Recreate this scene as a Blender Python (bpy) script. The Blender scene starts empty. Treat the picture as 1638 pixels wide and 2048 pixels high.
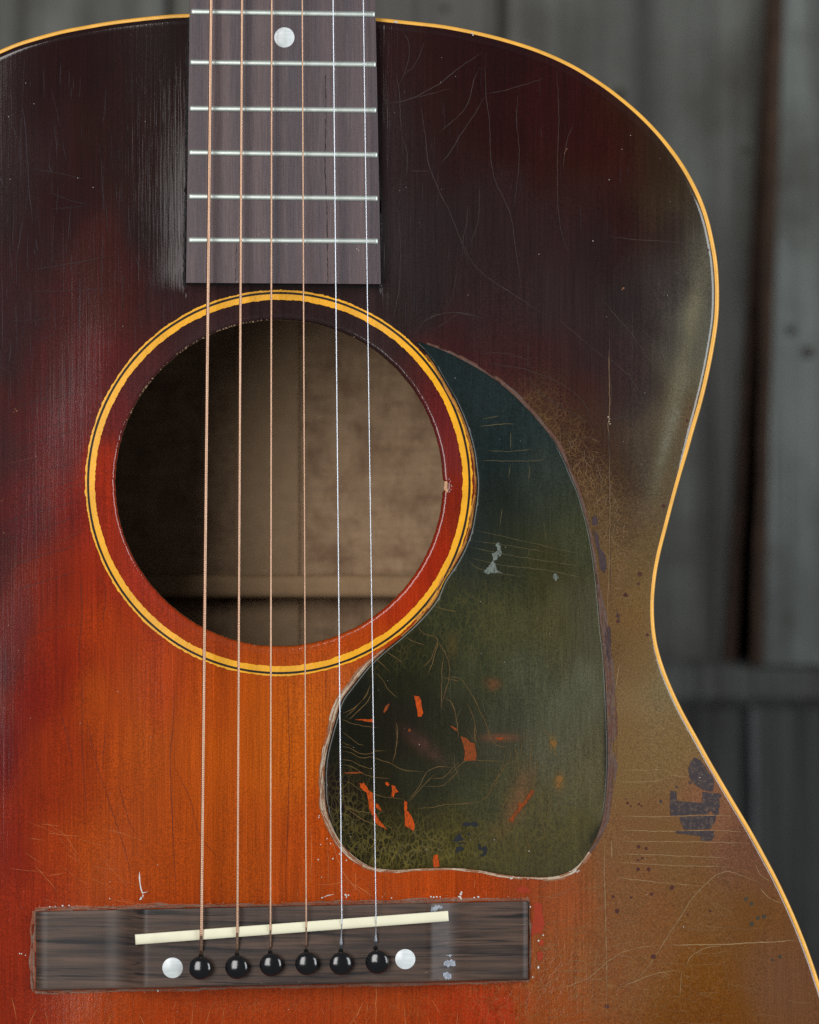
import bpy, math, random
import numpy as np
from mathutils import Vector
from mathutils.geometry import delaunay_2d_cdt

# ------------------------------------------------------------------ camera, world, light, exposure
SC = bpy.context.scene
COL = SC.collection
S = 1.0 / 6550.0            # metres per measured unit ("u"); the soundhole is 100 mm wide
D = 1.10                    # camera to soundboard
ZC = 1.0                    # height of the camera above the floor
CX, CY = 819.0, 1024.0

cam_d = bpy.data.cameras.new('camera')
cam = bpy.data.objects.new('camera', cam_d)
COL.objects.link(cam)
cam.location = (0, -D, ZC)
cam.rotation_euler = (math.radians(90), 0, 0)
cam_d.sensor_fit = 'VERTICAL'
cam_d.sensor_height = 36.0
cam_d.sensor_width = 28.8
cam_d.lens = 36.0 * D / (2048 * S)
cam_d.clip_start = 0.05
cam_d.clip_end = 50
cam_d.dof.use_dof = True
cam_d.dof.focus_distance = D - 0.004
cam_d.dof.aperture_fstop = 8.5
SC.camera = cam

world = bpy.data.worlds.new("World")
SC.world = world
world.use_nodes = True
wb = world.node_tree.nodes['Background']
wb.inputs[0].default_value = (0.66, 0.69, 0.74, 1)
wb.inputs[1].default_value = 0.19


def window_light(name, az, el, dist, w, h, power, color):
    """A daylight window of the room, aimed at the guitar."""
    a, e = math.radians(az), math.radians(el)
    loc = Vector((dist * math.sin(a) * math.cos(e), -dist * math.cos(a) * math.cos(e), ZC + dist * math.sin(e)))
    ld = bpy.data.lights.new(name, 'AREA')
    ld.shape = 'RECTANGLE'
    ld.size, ld.size_y = w, h
    ld.energy = power
    ld.color = color
    o = bpy.data.objects.new(name, ld)
    COL.objects.link(o)
    o.location = loc
    d = Vector((0, 0, ZC)) - loc
    o.rotation_euler = d.to_track_quat('-Z', 'Y').to_euler()
    return o


window_light('window_light', -26.5, 10, 2.1, 0.95, 1.7, 37, (1.0, 0.985, 0.96))
window_light('side_window_light', 64, 6, 2.1, 0.9, 1.6, 33, (0.93, 0.97, 1.0))

SC.view_settings.view_transform = 'Standard'
SC.view_settings.look = 'None'
SC.view_settings.exposure = 0.0
SC.view_settings.gamma = 1.0
SC.cycles.use_denoising = False
SC.cycles.max_bounces = 8

R = random.Random(7)
RNG = np.random.default_rng(11)

# ------------------------------------------------------------------ helpers


def W(x, y, h=0.0):
    """Measured u coordinates of a point h above the soundboard -> world metres."""
    x = np.asarray(x, float); y = np.asarray(y, float); h = np.asarray(h, float) + 0 * x
    k = 1.0 - h * S / D
    return np.stack([(x - CX) * S * k, -h * S, ZC + (CY - y) * S * k], -1)


def smooth_noise(x, y, cell, seed=0):
    x = np.asarray(x, float) / cell; y = np.asarray(y, float) / cell
    xi = np.floor(x); yi = np.floor(y)
    fx = x - xi; fy = y - yi
    fx = fx * fx * (3 - 2 * fx); fy = fy * fy * (3 - 2 * fy)

    def hsh(a, b):
        v = np.sin(a * 127.1 + b * 311.7 + seed * 74.7) * 43758.5453
        return v - np.floor(v)
    return ((hsh(xi, yi) * (1 - fx) + hsh(xi + 1, yi) * fx) * (1 - fy)
            + (hsh(xi, yi + 1) * (1 - fx) + hsh(xi + 1, yi + 1) * fx) * fy)


def lin(c):
    c = np.asarray(c, float)
    if c.max() > 1.0:
        c = c / 255.0
    return np.where(c <= 0.04045, c / 12.92, ((c + 0.055) / 1.055) ** 2.4)


def L3(r, g, b):
    v = lin((r, g, b))
    return (float(v[0]), float(v[1]), float(v[2]), 1.0)


def mesh_np(name, co, faces, smooth=True):
    """faces: (n,k) int array or list of lists"""
    me = bpy.data.meshes.new(name)
    if isinstance(faces, np.ndarray):
        n, k = faces.shape
        me.vertices.add(len(co)); me.vertices.foreach_set('co', np.asarray(co, np.float32).ravel())
        me.loops.add(n * k); me.loops.foreach_set('vertex_index', faces.astype(np.int32).ravel())
        me.polygons.add(n)
        me.polygons.foreach_set('loop_start', np.arange(0, n * k, k, dtype=np.int32))
        me.polygons.foreach_set('loop_total', np.full(n, k, np.int32))
        me.update(calc_edges=True)
    else:
        me.from_pydata([tuple(map(float, c)) for c in co], [], [list(map(int, f)) for f in faces])
        me.update()
    me.validate()
    if smooth:
        me.polygons.foreach_set('use_smooth', np.ones(len(me.polygons), bool))
    return me


def link(name, me, mat, parent=None, kind=None):
    o = bpy.data.objects.new(name, me)
    COL.objects.link(o)
    if mat is not None:
        if not len(me.materials):
            me.materials.append(mat)
    if parent is not None:
        o.parent = parent
        if parent.type == 'EMPTY':
            o.location = -parent.location
    if kind:
        o['kind'] = kind
    return o


def thing(name, label, cat, loc):
    o = bpy.data.objects.new(name, None)
    COL.objects.link(o)
    o.location = loc
    o.empty_display_size = 0.02
    o['label'] = label
    o['category'] = cat
    return o


class NT:
    def __init__(self, name):
        self.m = bpy.data.materials.new(name)
        self.m.use_nodes = True
        self.t = self.m.node_tree
        self.b = self.t.nodes['Principled BSDF']
        self.n = self.t.nodes.new
        self._tc = None

    def put(self, sock, v):
        if isinstance(v, bpy.types.NodeSocket):
            self.t.links.new(v, sock)
        else:
            sock.default_value = v

    def set(self, **kw):
        for k, v in kw.items():
            self.put(self.b.inputs[k.replace('_', ' ')], v)
        return self

    def co(self, sx=1, sy=1, sz=1, rot=(0, 0, 0)):
        if self._tc is None:
            self._tc = self.n('ShaderNodeTexCoord')
        mp = self.n('ShaderNodeMapping')
        self.t.links.new(self._tc.outputs['Object'], mp.inputs[0])
        mp.inputs['Rotation'].default_value = rot
        mp.inputs['Scale'].default_value = (sx, sy, sz)
        return mp.outputs[0]

    def noise(self, co, scale=1, detail=2, rough=0.5, dist=0.0, color=False):
        x = self.n('ShaderNodeTexNoise')
        self.put(x.inputs['Vector'], co)
        x.inputs['Scale'].default_value = scale
        x.inputs['Detail'].default_value = detail
        x.inputs['Roughness'].default_value = rough
        x.inputs['Distortion'].default_value = dist
        return x.outputs['Color' if color else 'Fac']

    def voro_edge(self, co, scale, rand=1.0):
        x = self.n('ShaderNodeTexVoronoi')
        x.feature = 'DISTANCE_TO_EDGE'
        self.put(x.inputs['Vector'], co)
        x.inputs['Scale'].default_value = scale
        x.inputs['Randomness'].default_value = rand
        return x.outputs['Distance']

    def ramp(self, v, *stops):
        x = self.n('ShaderNodeValToRGB')
        self.put(x.inputs[0], v)
        e = x.color_ramp.elements
        while len(e) < len(stops):
            e.new(0.5)
        for i, (p, c) in enumerate(stops):
            e[i].position = p
            e[i].color = c if hasattr(c, '__len__') else (c, c, c, 1)
        return x.outputs[0]

    def math(self, op, a, b=0.0, c=0.0):
        x = self.n('ShaderNodeMath')
        x.operation = op
        for i, v in enumerate((a, b, c)):
            self.put(x.inputs[i], v)
        return x.outputs[0]

    def mix(self, f, a, b, mode='MIX'):
        x = self.n('ShaderNodeMix')
        x.data_type = 'RGBA'
        x.blend_type = mode
        self.put(x.inputs[0], f)
        self.put(x.inputs[6], a)
        self.put(x.inputs[7], b)
        return x.outputs[2]

    def vadd(self, a, b, s=1.0):
        m = self.n('ShaderNodeVectorMath'); m.operation = 'SCALE'
        self.put(m.inputs[0], b); m.inputs['Scale'].default_value = s
        x = self.n('ShaderNodeVectorMath'); x.operation = 'ADD'
        self.put(x.inputs[0], a); self.put(x.inputs[1], m.outputs[0])
        return x.outputs[0]

    def attr(self, name, out='Color'):
        x = self.n('ShaderNodeAttribute')
        x.attribute_name = name
        return x.outputs[out]

    def bump(self, h, dist, strength=1.0, normal=None):
        x = self.n('ShaderNodeBump')
        self.put(x.inputs['Height'], h)
        x.inputs['Distance'].default_value = dist
        x.inputs['Strength'].default_value = strength
        if normal is not None:
            self.put(x.inputs['Normal'], normal)
        return x.outputs[0]


U = 6550.0     # node scales: feature size in u -> U/size


def simple(name, col, rough=0.5, metal=0.0, bump=0.0, bsize=6, var=0.15, vsize=30, **kw):
    n = NT(name)
    c = n.co()
    f = n.noise(c, U / vsize, 4, 0.6)
    base = n.mix(1.0, col, n.ramp(f, (0.25, 1 - var), (0.75, 1 + var)), 'MULTIPLY')
    n.set(Base_Color=base, Metallic=metal, Roughness=rough)
    if metal == 0:
        n.b.inputs['Specular IOR Level'].default_value = .22
    if bump:
        n.set(Normal=n.bump(n.noise(c, U / bsize, 3, 0.6), bump * S))
    for k, v in kw.items():
        n.put(n.b.inputs[k.replace('_', ' ')], v)
    return n.m


# ------------------------------------------------------------------ colour samples (sunburst, pickguard), some window sheen painted in
SB = np.array([  # olive tones at the right edge: worn lacquer and painted window reflection
 (60,150,38,24,28),(200,100,36,22,24),(300,80,38,28,30),(60,300,45,30,38),(20,400,42,30,42),(150,400,40,20,24),(250,300,38,24,22),
 (300,450,38,30,34),(100,500,45,28,32),(250,560,55,28,32),(200,520,60,28,28),(340,560,46,34,40),(150,620,62,25,30),(50,650,50,32,42),
 (230,600,70,30,26),(200,700,85,28,30),(100,750,70,30,38),(10,700,50,34,44),(0,900,60,35,50),(100,900,85,30,35),(160,860,90,32,38),
 (150,1000,105,30,28),(50,1050,85,32,38),(0,1100,62,30,40),(100,1150,115,35,25),(190,1150,140,42,22),(30,1250,95,36,36),
 (120,1300,130,38,22),(200,1250,155,55,20),(0,1350,80,38,45),(60,1400,115,30,25),(0,1500,95,25,15),(30,1700,120,35,8),(100,1500,140,48,18),
 (100,1700,150,55,10),(200,1400,160,65,15),(300,1500,165,72,15),(200,1700,160,68,10),(300,1700,160,68,10),(450,1500,178,80,18),
 (550,1500,180,85,22),(600,1400,182,88,30),(500,1700,165,72,10),(600,1700,170,70,12),(30,1850,135,42,12),(30,2020,130,40,12),
 (200,2020,155,60,10),(400,2020,150,55,5),(600,2020,150,55,10),(800,2020,150,58,15),(900,2000,150,50,20),(1000,2020,140,45,22),
 (1080,2020,140,70,35),(700,1770,165,65,20),(850,1770,168,66,20),(960,1780,155,60,28),(1050,1780,140,62,35),(1120,1800,145,75,45),
 (1120,1900,135,72,40),(1200,1900,120,72,45),(1250,1800,118,78,50),(1300,1900,118,75,45),(1400,1950,110,65,25),(1400,2030,105,60,22),
 (1550,1950,105,70,50),(1500,1850,105,68,38),(1400,1800,112,76,45),(1350,1700,112,82,52),(1250,1700,115,82,55),(1480,1700,105,70,55),
 (1250,1500,115,90,58),(1350,1500,118,95,62),(1430,1620,125,84,62),(1280,1400,122,98,68),(1250,1350,112,88,60),(1320,1380,112,102,75),
 (1250,1250,115,85,50),(1290,1200,110,88,55),(1240,1150,95,72,48),(1290,1100,98,82,55),(1240,1050,75,58,45),(1300,1000,95,80,60),
 (1330,950,92,82,60),(1250,950,50,38,34),(1290,930,66,62,58),(1340,850,92,86,72),(1370,850,95,75,50),(1300,800,48,42,44),
 (1380,750,98,92,74),(1350,700,72,70,64),(1400,700,92,92,80),(1300,650,45,38,42),(1390,620,88,88,78),(1400,520,84,84,74),(1360,560,52,46,48),
 (1380,450,60,56,48),(1345,400,60,50,38),(1320,380,50,39,32),(1300,340,48,36,30),(1350,480,42,30,32),
 (800,100,45,28,32),(900,100,40,22,24),(1000,130,38,22,24),(1100,200,44,22,24),(1060,220,48,23,24),(1000,250,40,22,24),(1200,300,46,23,22),
 (1250,350,52,26,28),(900,250,40,24,25),(860,300,42,30,35),(780,300,46,36,42),(780,480,48,42,48),(900,450,42,34,38),(1000,500,45,34,40),
 (1100,500,48,34,40),(1200,500,42,32,35),(1250,450,42,24,27),(850,600,42,38,42),(950,620,48,36,40),(900,680,55,32,35),(1050,700,55,32,36),
 (1150,800,58,34,36),(1200,700,48,36,42),(1100,600,48,38,45),(1250,600,42,36,40),(1250,750,48,36,40),(1180,900,56,36,34),(1150,850,60,40,36),
 (1130,870,70,52,38),(1190,1000,85,65,45),(1205,950,62,44,36),(1210,1100,100,78,50),(1220,1200,95,72,50),(1210,1300,92,70,48),
 (560,620,48,36,40),(400,690,60,42,52),(300,780,75,40,48),(230,850,95,38,40),(205,950,160,45,25),(215,1050,150,45,30),(260,1150,150,48,35),
 (330,1230,150,50,30),(430,1290,150,60,30),(560,1310,165,70,30),(700,1290,170,65,25),(800,1210,165,50,22),(870,1120,150,42,22),
 (905,1000,125,38,28),(905,900,115,42,42),(880,800,95,35,38),(830,720,70,38,38),(740,660,52,38,40),(650,625,45,34,36),
 (800,620,44,36,38),(560,575,40,28,30),(330,600,56,34,44),(560,1380,178,82,25),(420,1400,170,72,25),(350,1350,165,62,22),(700,1350,172,85,40),
 (1000,1000,110,60,40),(1000,1400,140,75,45),(600,1850,160,66,14),(300,1850,158,62,10),(566,300,40,28,30),
 (-150,800,50,30,36),(-200,1200,60,30,34),(-250,1700,80,30,25),(-400,2200,60,28,26),(-600,2600,42,26,26),(600,2400,165,75,20),
 (600,2900,90,40,24),(600,3300,44,28,28),(1400,2500,90,60,36),(1700,2500,70,52,44),(100,2600,140,55,20),(-100,300,36,24,28)], float)
SB[:, 4] = np.minimum(SB[:, 4], SB[:, 3] + 3)
PG = np.array([  # pickguard: reflected olive sheen and the bright edge band are painted in
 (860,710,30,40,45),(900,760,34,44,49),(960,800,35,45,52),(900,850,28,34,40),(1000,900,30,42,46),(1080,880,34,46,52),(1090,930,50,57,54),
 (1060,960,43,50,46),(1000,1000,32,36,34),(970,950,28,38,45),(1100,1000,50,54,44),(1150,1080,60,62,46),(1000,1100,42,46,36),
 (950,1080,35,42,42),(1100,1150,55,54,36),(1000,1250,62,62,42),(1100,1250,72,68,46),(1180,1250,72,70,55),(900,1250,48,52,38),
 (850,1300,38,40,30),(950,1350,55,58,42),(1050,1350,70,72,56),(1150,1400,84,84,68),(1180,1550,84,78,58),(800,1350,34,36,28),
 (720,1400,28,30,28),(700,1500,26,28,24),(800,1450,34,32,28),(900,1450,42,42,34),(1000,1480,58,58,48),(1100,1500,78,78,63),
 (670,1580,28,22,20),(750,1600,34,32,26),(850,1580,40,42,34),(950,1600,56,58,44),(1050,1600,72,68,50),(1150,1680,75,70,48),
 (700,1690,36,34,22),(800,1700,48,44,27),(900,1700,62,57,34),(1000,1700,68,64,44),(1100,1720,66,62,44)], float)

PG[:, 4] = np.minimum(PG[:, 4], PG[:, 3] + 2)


def paint(x, y, tab, soft=32.0, p=2.0):
    """Blend of the paint samples (inverse distance), returned linear."""
    out = np.zeros((len(x), 3)); n = len(x)
    xs, ys, cs = tab[:, 0], tab[:, 1], tab[:, 2:5]
    for a in range(0, n, 60000):
        b = min(n, a + 60000)
        wx = x[a:b] + 22 * (smooth_noise(x[a:b], y[a:b], 70, 3) - .5)
        wy = y[a:b] + 60 * (smooth_noise(x[a:b], y[a:b] * .5, 45, 5) - .5)
        d2 = (wx[:, None] - xs) ** 2 + ((wy[:, None] - ys) * 0.85) ** 2 + soft * soft
        w = 1.0 / d2 ** p
        out[a:b] = (w @ cs) / w.sum(1)[:, None]
    # sampled colours, less an even room haze; painted window sheen remains
    return np.maximum(lin(np.clip(out, 1.5, 254) / 255.0) * .96 - np.array([.0045, .0055, .0075]), .0025)


def blob(x, y, cx, cy, rx, ry, rot=0.0):
    c, s = math.cos(math.radians(rot)), math.sin(math.radians(rot))
    dx, dy = x - cx, y - cy
    return np.exp(-(((dx * c + dy * s) / rx) ** 2 + ((-dx * s + dy * c) / ry) ** 2))


# ------------------------------------------------------------------ outlines
EDGE = [(376,26.4),(317.5,30),(268.6,35),(220,41),(171,49.6),(122,59.3),(70.8,73.3),(31.7,85.5),(0,99),(-50,121),(-105,150),(-165,190)]
RIGHT = [(564,24),(660,27),(752,34),(820,41),(885,48.5),(945,60),(1000,73.2),(1061,91.6),(1110,111),(1152.6,132),(1183,150.5),(1213.7,171),
 (1244,194),(1275,220),(1305,249),(1336,284),(1366,325),(1388,363),(1406,402),(1419,441),(1428,481),(1434.5,517),(1438,557),(1438.8,597),
 (1437.3,634),(1432.6,671),(1424.6,717),(1414,767),(1402,815),(1390,855),(1376,905),(1360.4,957),(1346,1010),(1333.7,1058),(1322.5,1101),
 (1314,1144),(1309.2,1187),(1308.2,1222),(1310,1256),(1314.5,1287),(1322.5,1318),(1335.7,1355),(1352.8,1394.5),(1370,1429.5),(1394.5,1473.5),
 (1421,1521.5),(1448,1568),(1472.4,1609.4),(1495.5,1648),(1513.8,1680),(1533,1715.5),(1552.8,1752.5),(1572.4,1793),(1592,1836.5),(1611.4,1884),
 (1627,1927),(1640,1967),(1682,2100),(1714,2240),(1733,2390),(1738,2550),(1724,2710),(1685,2870),(1610,3030),(1490,3170),(1320,3280),
 (1110,3348),(880,3384),(640,3396)]
AX = (563.0, 965.0); _t = math.radians(1.2); AD = (math.sin(_t), -math.cos(_t))


def mirror(p):
    dx, dy = p[0] - AX[0], p[1] - AX[1]
    d = dx * AD[0] + dy * AD[1]
    return (AX[0] + 2 * d * AD[0] - dx, AX[1] + 2 * d * AD[1] - dy)


left_m = [mirror(p) for p in RIGHT]
left_low = [p for p in left_m if p[0] < -212 and p[1] > 60]
left_bot = [p for p in left_m if p[1] > 3000 and p[0] >= -212][::-1]
left_low = left_low[::-1]
ring = RIGHT + left_bot[1:] + [p for p in left_low] + EDGE[::-1]
# drop near-duplicate and disordered points, then a closed Catmull-Rom
pts = [ring[0]]
for p in ring[1:]:
    if math.hypot(p[0] - pts[-1][0], p[1] - pts[-1][1]) > 14:
        pts.append(p)


def catmull(P, closed=True, step=6.0):
    P = [np.array(p, float) for p in P]
    n = len(P); out = []
    rng = range(n) if closed else range(n - 1)
    for i in rng:
        p0 = P[(i - 1) % n] if closed or i > 0 else 2 * P[0] - P[1]
        p1, p2 = P[i], P[(i + 1) % n]
        p3 = P[(i + 2) % n] if closed or i + 2 < n else 2 * P[-1] - P[-2]
        m = max(1, int(np.linalg.norm(p2 - p1) / step))
        for k in range(m):
            t = k / m
            out.append(0.5 * ((2 * p1) + (-p0 + p2) * t + (2 * p0 - 5 * p1 + 4 * p2 - p3) * t * t + (-p0 + 3 * p1 - 3 * p2 + p3) * t ** 3))
    if not closed:
        out.append(P[-1])
    return np.array(out)


OUT = catmull(pts, True, 7.0)
for _ in range(4):
    OUT = 0.25 * np.roll(OUT, 1, 0) + 0.5 * OUT + 0.25 * np.roll(OUT, -1, 0)
# densify evenly
OUT = catmull(list(OUT), True, 4.0)


def normals2(P, closed=True):
    if closed:
        t = np.roll(P, -1, 0) - np.roll(P, 1, 0)
    else:
        t = np.gradient(P, axis=0)
    t /= np.maximum(np.linalg.norm(t, axis=1, keepdims=True), 1e-9)
    return np.stack([t[:, 1], -t[:, 0]], 1)


def area2(P):
    return 0.5 * np.sum(P[:, 0] * np.roll(P[:, 1], -1) - np.roll(P[:, 0], -1) * P[:, 1])


ON = normals2(OUT)
if area2(OUT) < 0:
    ON = -ON      # outward for image-space orientation
# make sure they point outward
if np.mean(np.sum(ON * (OUT - np.array([600, 1500])), 1)) < 0:
    ON = -ON
BW = 7.8   # binding width

HC = (557.7, 966.0); HR = 327.5; HY = 0.9965


FB_L = lambda y: 379.5 - 7.5 * y / 570.0
FB_R = lambda y: 750.5 + 11.5 * y / 570.0


def h0(x, y):
    """Gentle warp of the old top, plus lacquer built up against the fretboard."""
    x = np.asarray(x, float); y = np.asarray(y, float)
    h = 2.0 * np.sin(x / 83.0 + 1.3) * np.sin(y / 190.0 + .4) + .8 * np.sin(x / 47.0 + y / 230.0)
    h = h + 2.6 * (smooth_noise(x, y, 170, 2) - .5)
    dl = np.maximum(FB_L(y) - x, 0); dr = np.maximum(x - FB_R(y), 0)
    v = np.clip((y - 200) / 260, 0, 1) ** 1.5 * np.clip((590 - y) / 45, 0, 1) * (.75 + .5 * smooth_noise(x, y, 60, 77))
    inside = (x > FB_L(y)) & (x < FB_R(y))
    h = h + np.where(inside, 0, v * (8.5 * np.exp(-dl / 24.0) * (dl > 0) + 7.0 * np.exp(-dr / 13.0) * (dr > 0)))
    return h


def hp(x, y):
    return h0(x, y) + 5.0


# ------------------------------------------------------------------ soundboard
def ray_radius(poly, c, th):
    """distance along rays from c to a star-shaped polygon"""
    d = poly - np.array(c)
    a = np.arctan2(d[:, 1], d[:, 0]); r = np.hypot(d[:, 0], d[:, 1])
    o = np.argsort(a); a, r = a[o], r[o]
    # interpolate points rather than radius for accuracy
    a3 = np.concatenate([a - 2 * np.pi, a, a + 2 * np.pi]); r3 = np.concatenate([r, r, r])
    return np.interp(th, a3, r3)


NTH = 1500
th = np.linspace(-np.pi, np.pi, NTH, endpoint=False)
# more rays towards the long lower body: reparametrise lightly
INNER = OUT - ON * BW
Rout = ray_radius(INNER, HC, th)
rh = HR + 1.1 * (smooth_noise(th * 40, th * 0, 1.0, 4) - .5) + 0.7 * (smooth_noise(th * 160, th * 0, 1.0, 8) - .5)
cs, sn = np.cos(th), np.sin(th)
# chipped spot on the right rim
chip_th = math.atan2(972 - HC[1], 330)
rh = rh + 6.5 * np.exp(-((th - chip_th) / 0.030) ** 4)
rings = []   # (radius array, dz array (relative to h0), flag)
rings.append((rh - 0.0, np.full(NTH, -18.0)))
rings.append((rh + 0.2, np.full(NTH, -9.0)))
for k in range(10):
    a = k / 9 * math.pi / 2
    rings.append((rh + 0.4 + 8.6 * (1 - math.cos(a)), np.full(NTH, -8.6 + 8.6 * math.sin(a))))
M = 262
r1 = rh + 11; r2 = Rout - 15
ye = HC[1] + sn * Rout
rollk = np.where(cs > 0, np.interp(ye, [0, 250, 380, 800, 960, 4000], [.5, .5, 1, 1, .45, .4]), .6)
for k in range(M + 1):
    s = k / M
    s = s * 0.88 + 0.12 * s * s
    rings.append((r1 + (r2 - r1) * s, np.zeros(NTH)))
for k in range(1, 10):
    t = k / 9.0
    rings.append((r2 + 15 * t, -5.6 * np.clip((t - .2) / .8, 0, 1) ** 1.8 * rollk))
RX, RY, RZ = [], [], []
for r, dz in rings:
    RX.append(HC[0] + cs * r); RY.append(HC[1] + sn * r * (1 - (1 - HY) * np.clip((430 - (r - 0)) / 100, 0, 1))); RZ.append(dz)
X = np.array(RX).ravel(); Y = np.array(RY).ravel(); Z = np.array(RZ).ravel()
hh = h0(X, Y)
wall = np.zeros(len(X), bool); wall[:NTH] = True
hh = np.where(wall, 0, hh)
co = np.stack([(X - CX) * S, -(Z + hh) * S, ZC + (CY - Y) * S], -1)
NR = len(rings)
i = np.arange(NR - 1)[:, None] * NTH; j = np.arange(NTH)[None, :]; jn = (j + 1) % NTH
F = np.stack([i + j, i + NTH + j, i + NTH + jn, i + jn], -1).reshape(-1, 4)
me = mesh_np('soundboard', co, F)
rgb = paint(X, Y, SB, 46)
# stains and wear of the finish, plus window sheen painted along the right edge
wear = np.zeros(len(X))


def tint(mask, col):
    global rgb
    m = np.clip(mask, 0, 1)[:, None]
    rgb = rgb * (1 - m) + lin(np.array(col, float) / 255)[None, :] * m


nz = smooth_noise(X, Y, 14, 21); nz2 = smooth_noise(X, Y * .6, 34, 22)
grainy = smooth_noise(X, Y * 0.06, 2.6, 31) * .5 + smooth_noise(X, Y * .03, 6.5, 32) * .5
rgb = rgb * np.where((X > 1190) & (Y > 950), 1.0, 0.88 + 0.24 * grainy)[:, None]
tint(0.7 * blob(X, Y, 1370, 700, 17, 190, 12) * (0.4 + nz2), (110, 104, 82))
tint(0.55 * blob(X, Y, 1340, 860, 10, 90, 16) * (0.5 + nz), (112, 112, 96))
tint(0.75 * blob(X, Y, 985, 2020, 60, 45) * (nz > .35), (165, 48, 20))
rgb[:2 * NTH] = lin(np.array([34, 18, 14.]) / 255)
# craze mask
cz = (1.15 * blob(X, Y, 1170, 960, 42, 170, -24) + 0.8 * blob(X, Y, 1215, 1040, 50, 130, -8) + 0.9 * blob(X, Y, 1100, 1960, 200, 90)
      + .55 * blob(X, Y, 720, 1770, 130, 40) + .5 * blob(X, Y, 500, 2010, 420, 40) + .5 * blob(X, Y, 1250, 1930, 300, 150)
      + .6 * blob(X, Y, 1060, 830, 50, 60, -40))
cz = np.clip(cz, 0, 1)
worn = np.clip(blob(X, Y, 1330, 1650, 230, 620, 0) * 1.3 * (X > 1190) + 0.7 * blob(X, Y, 1340, 850, 60, 500, 14), 0, 1)


def add_color(me, rgb):
    a = me.color_attributes.new('Paint', 'FLOAT_COLOR', 'POINT')
    v = np.ones((len(rgb), 4), np.float32); v[:, :3] = rgb
    a.data.foreach_set('color', v.ravel())


def add_float(me, name, arr):
    a = me.attributes.new(name, 'FLOAT', 'POINT')
    a.data.foreach_set('value', np.asarray(arr, np.float32))


rd = np.clip((Y - 60) / 260, 0, 1) * np.clip((600 - Y) / 40, 0, 1) * (X < FB_L(Y)) * np.exp(-np.maximum(FB_L(Y) - X, 0) / 55) + .6 * np.clip((640 - Y) / 80, 0, 1) * (X > FB_R(Y)) * np.exp(-np.maximum(X - FB_R(Y), 0) / 45)
add_color(me, rgb); add_float(me, 'craze', cz); add_float(me, 'worn', worn); add_float(me, 'ridge', rd)
rimw_ = np.repeat(np.array([1.0 if q < 13 or q > NR - 10 else 0.0 for q in range(NR)]), NTH)
add_float(me, 'rim', rimw_)

m_top = NT('sunburst_lacquer')
c = m_top.co()
cg = m_top.co(U / 2.3, U / 200, U / 150)
g1 = m_top.noise(cg, 1, 3, .55)
g2 = m_top.noise(m_top.co(U / 9, U / 200, U / 420), 1, 3, .6)
speck = m_top.noise(c, U / 2.6, 2, .6)
nw = m_top.math('SUBTRACT', 1.0, m_top.attr('worn', 'Fac'))
base = m_top.mix(nw, m_top.attr('Paint'), m_top.ramp(g2, (0.3, .88), (0.7, 1.12)), 'MULTIPLY')
base = m_top.mix(nw, base, m_top.ramp(g1, (0.3, .78), (0.7, 1.24)), 'MULTIPLY')
base = m_top.mix(1.0, base, m_top.ramp(speck, (0.3, .66), (0.7, 1.34)), 'MULTIPLY')
wv = m_top.vadd(c, m_top.noise(c, U / 30, 2, .5, color=True), .0028)
ve = m_top.voro_edge(wv, U / 15.0)
ve2 = m_top.voro_edge(wv, U / 6.5)
lines = m_top.math('MAXIMUM', m_top.ramp(ve, (0.0, 1), (0.05, 0)), m_top.math('MULTIPLY', m_top.ramp(ve2, (0.0, 1), (0.09, 0)), .7))
patchy = m_top.ramp(m_top.noise(c, U / 36, 3, .6), (0.35, 0), (0.62, 1))
crz = m_top.math('MULTIPLY', m_top.math('MULTIPLY', lines, m_top.attr('craze', 'Fac')), m_top.math('ADD', m_top.math('MULTIPLY', patchy, .7), .3))
base = m_top.mix(m_top.math('MULTIPLY', crz, .6), base, L3(136, 106, 64))
# worn, dulled lacquer: fine pale and dark speckle
sp2 = m_top.noise(c, U / 3.2, 3, .7)
base = m_top.mix(m_top.math('MULTIPLY', m_top.attr('worn', 'Fac'), m_top.ramp(sp2, (0.55, 0), (0.72, .36))), base, L3(150, 122, 92))
base = m_top.mix(m_top.math('MULTIPLY', m_top.attr('worn', 'Fac'), m_top.ramp(sp2, (0.30, .36), (0.45, 0))), base, L3(72, 52, 38))
rough = m_top.math('ADD', m_top.math('MULTIPLY', m_top.noise(c, U / 60, 4, .7), .16), .26)
rough = m_top.math('ADD', rough, m_top.math('MULTIPLY', m_top.attr('worn', 'Fac'), .12))
bh = m_top.math('ADD', m_top.math('MULTIPLY', g1, .55), m_top.math('MULTIPLY', g2, 1.2))
bh = m_top.math('MULTIPLY', bh, m_top.math('ADD', m_top.math('MULTIPLY', m_top.attr('ridge', 'Fac'), 1.6), 1.0))
nrm = m_top.bump(bh, 0.115 * S, 1.0)
nrm = m_top.bump(m_top.math('MULTIPLY', m_top.noise(m_top.co(U / 6, U / 200, U / 500), 1, 3, .7), m_top.attr('ridge', 'Fac')), 1.7 * S, 1.0, nrm)
nrm = m_top.bump(speck, .05 * S, 1.0, nrm)
nrm = m_top.bump(m_top.math('MULTIPLY', lines, m_top.attr('craze', 'Fac')), -.2 * S, .6, nrm)
m_top.set(Base_Color=base, Roughness=rough, Normal=nrm, Coat_Normal=nrm)
m_top.b.inputs['Specular IOR Level'].default_value = 0.04
m_top.put(m_top.b.inputs['Coat Weight'], m_top.math('ADD', m_top.math('MULTIPLY', m_top.attr('rim', 'Fac'), .6), .4))
m_top.put(m_top.b.inputs['Coat Roughness'], m_top.math('ADD', m_top.math('MULTIPLY', m_top.attr('ridge', 'Fac'), .10), .10))

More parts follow.
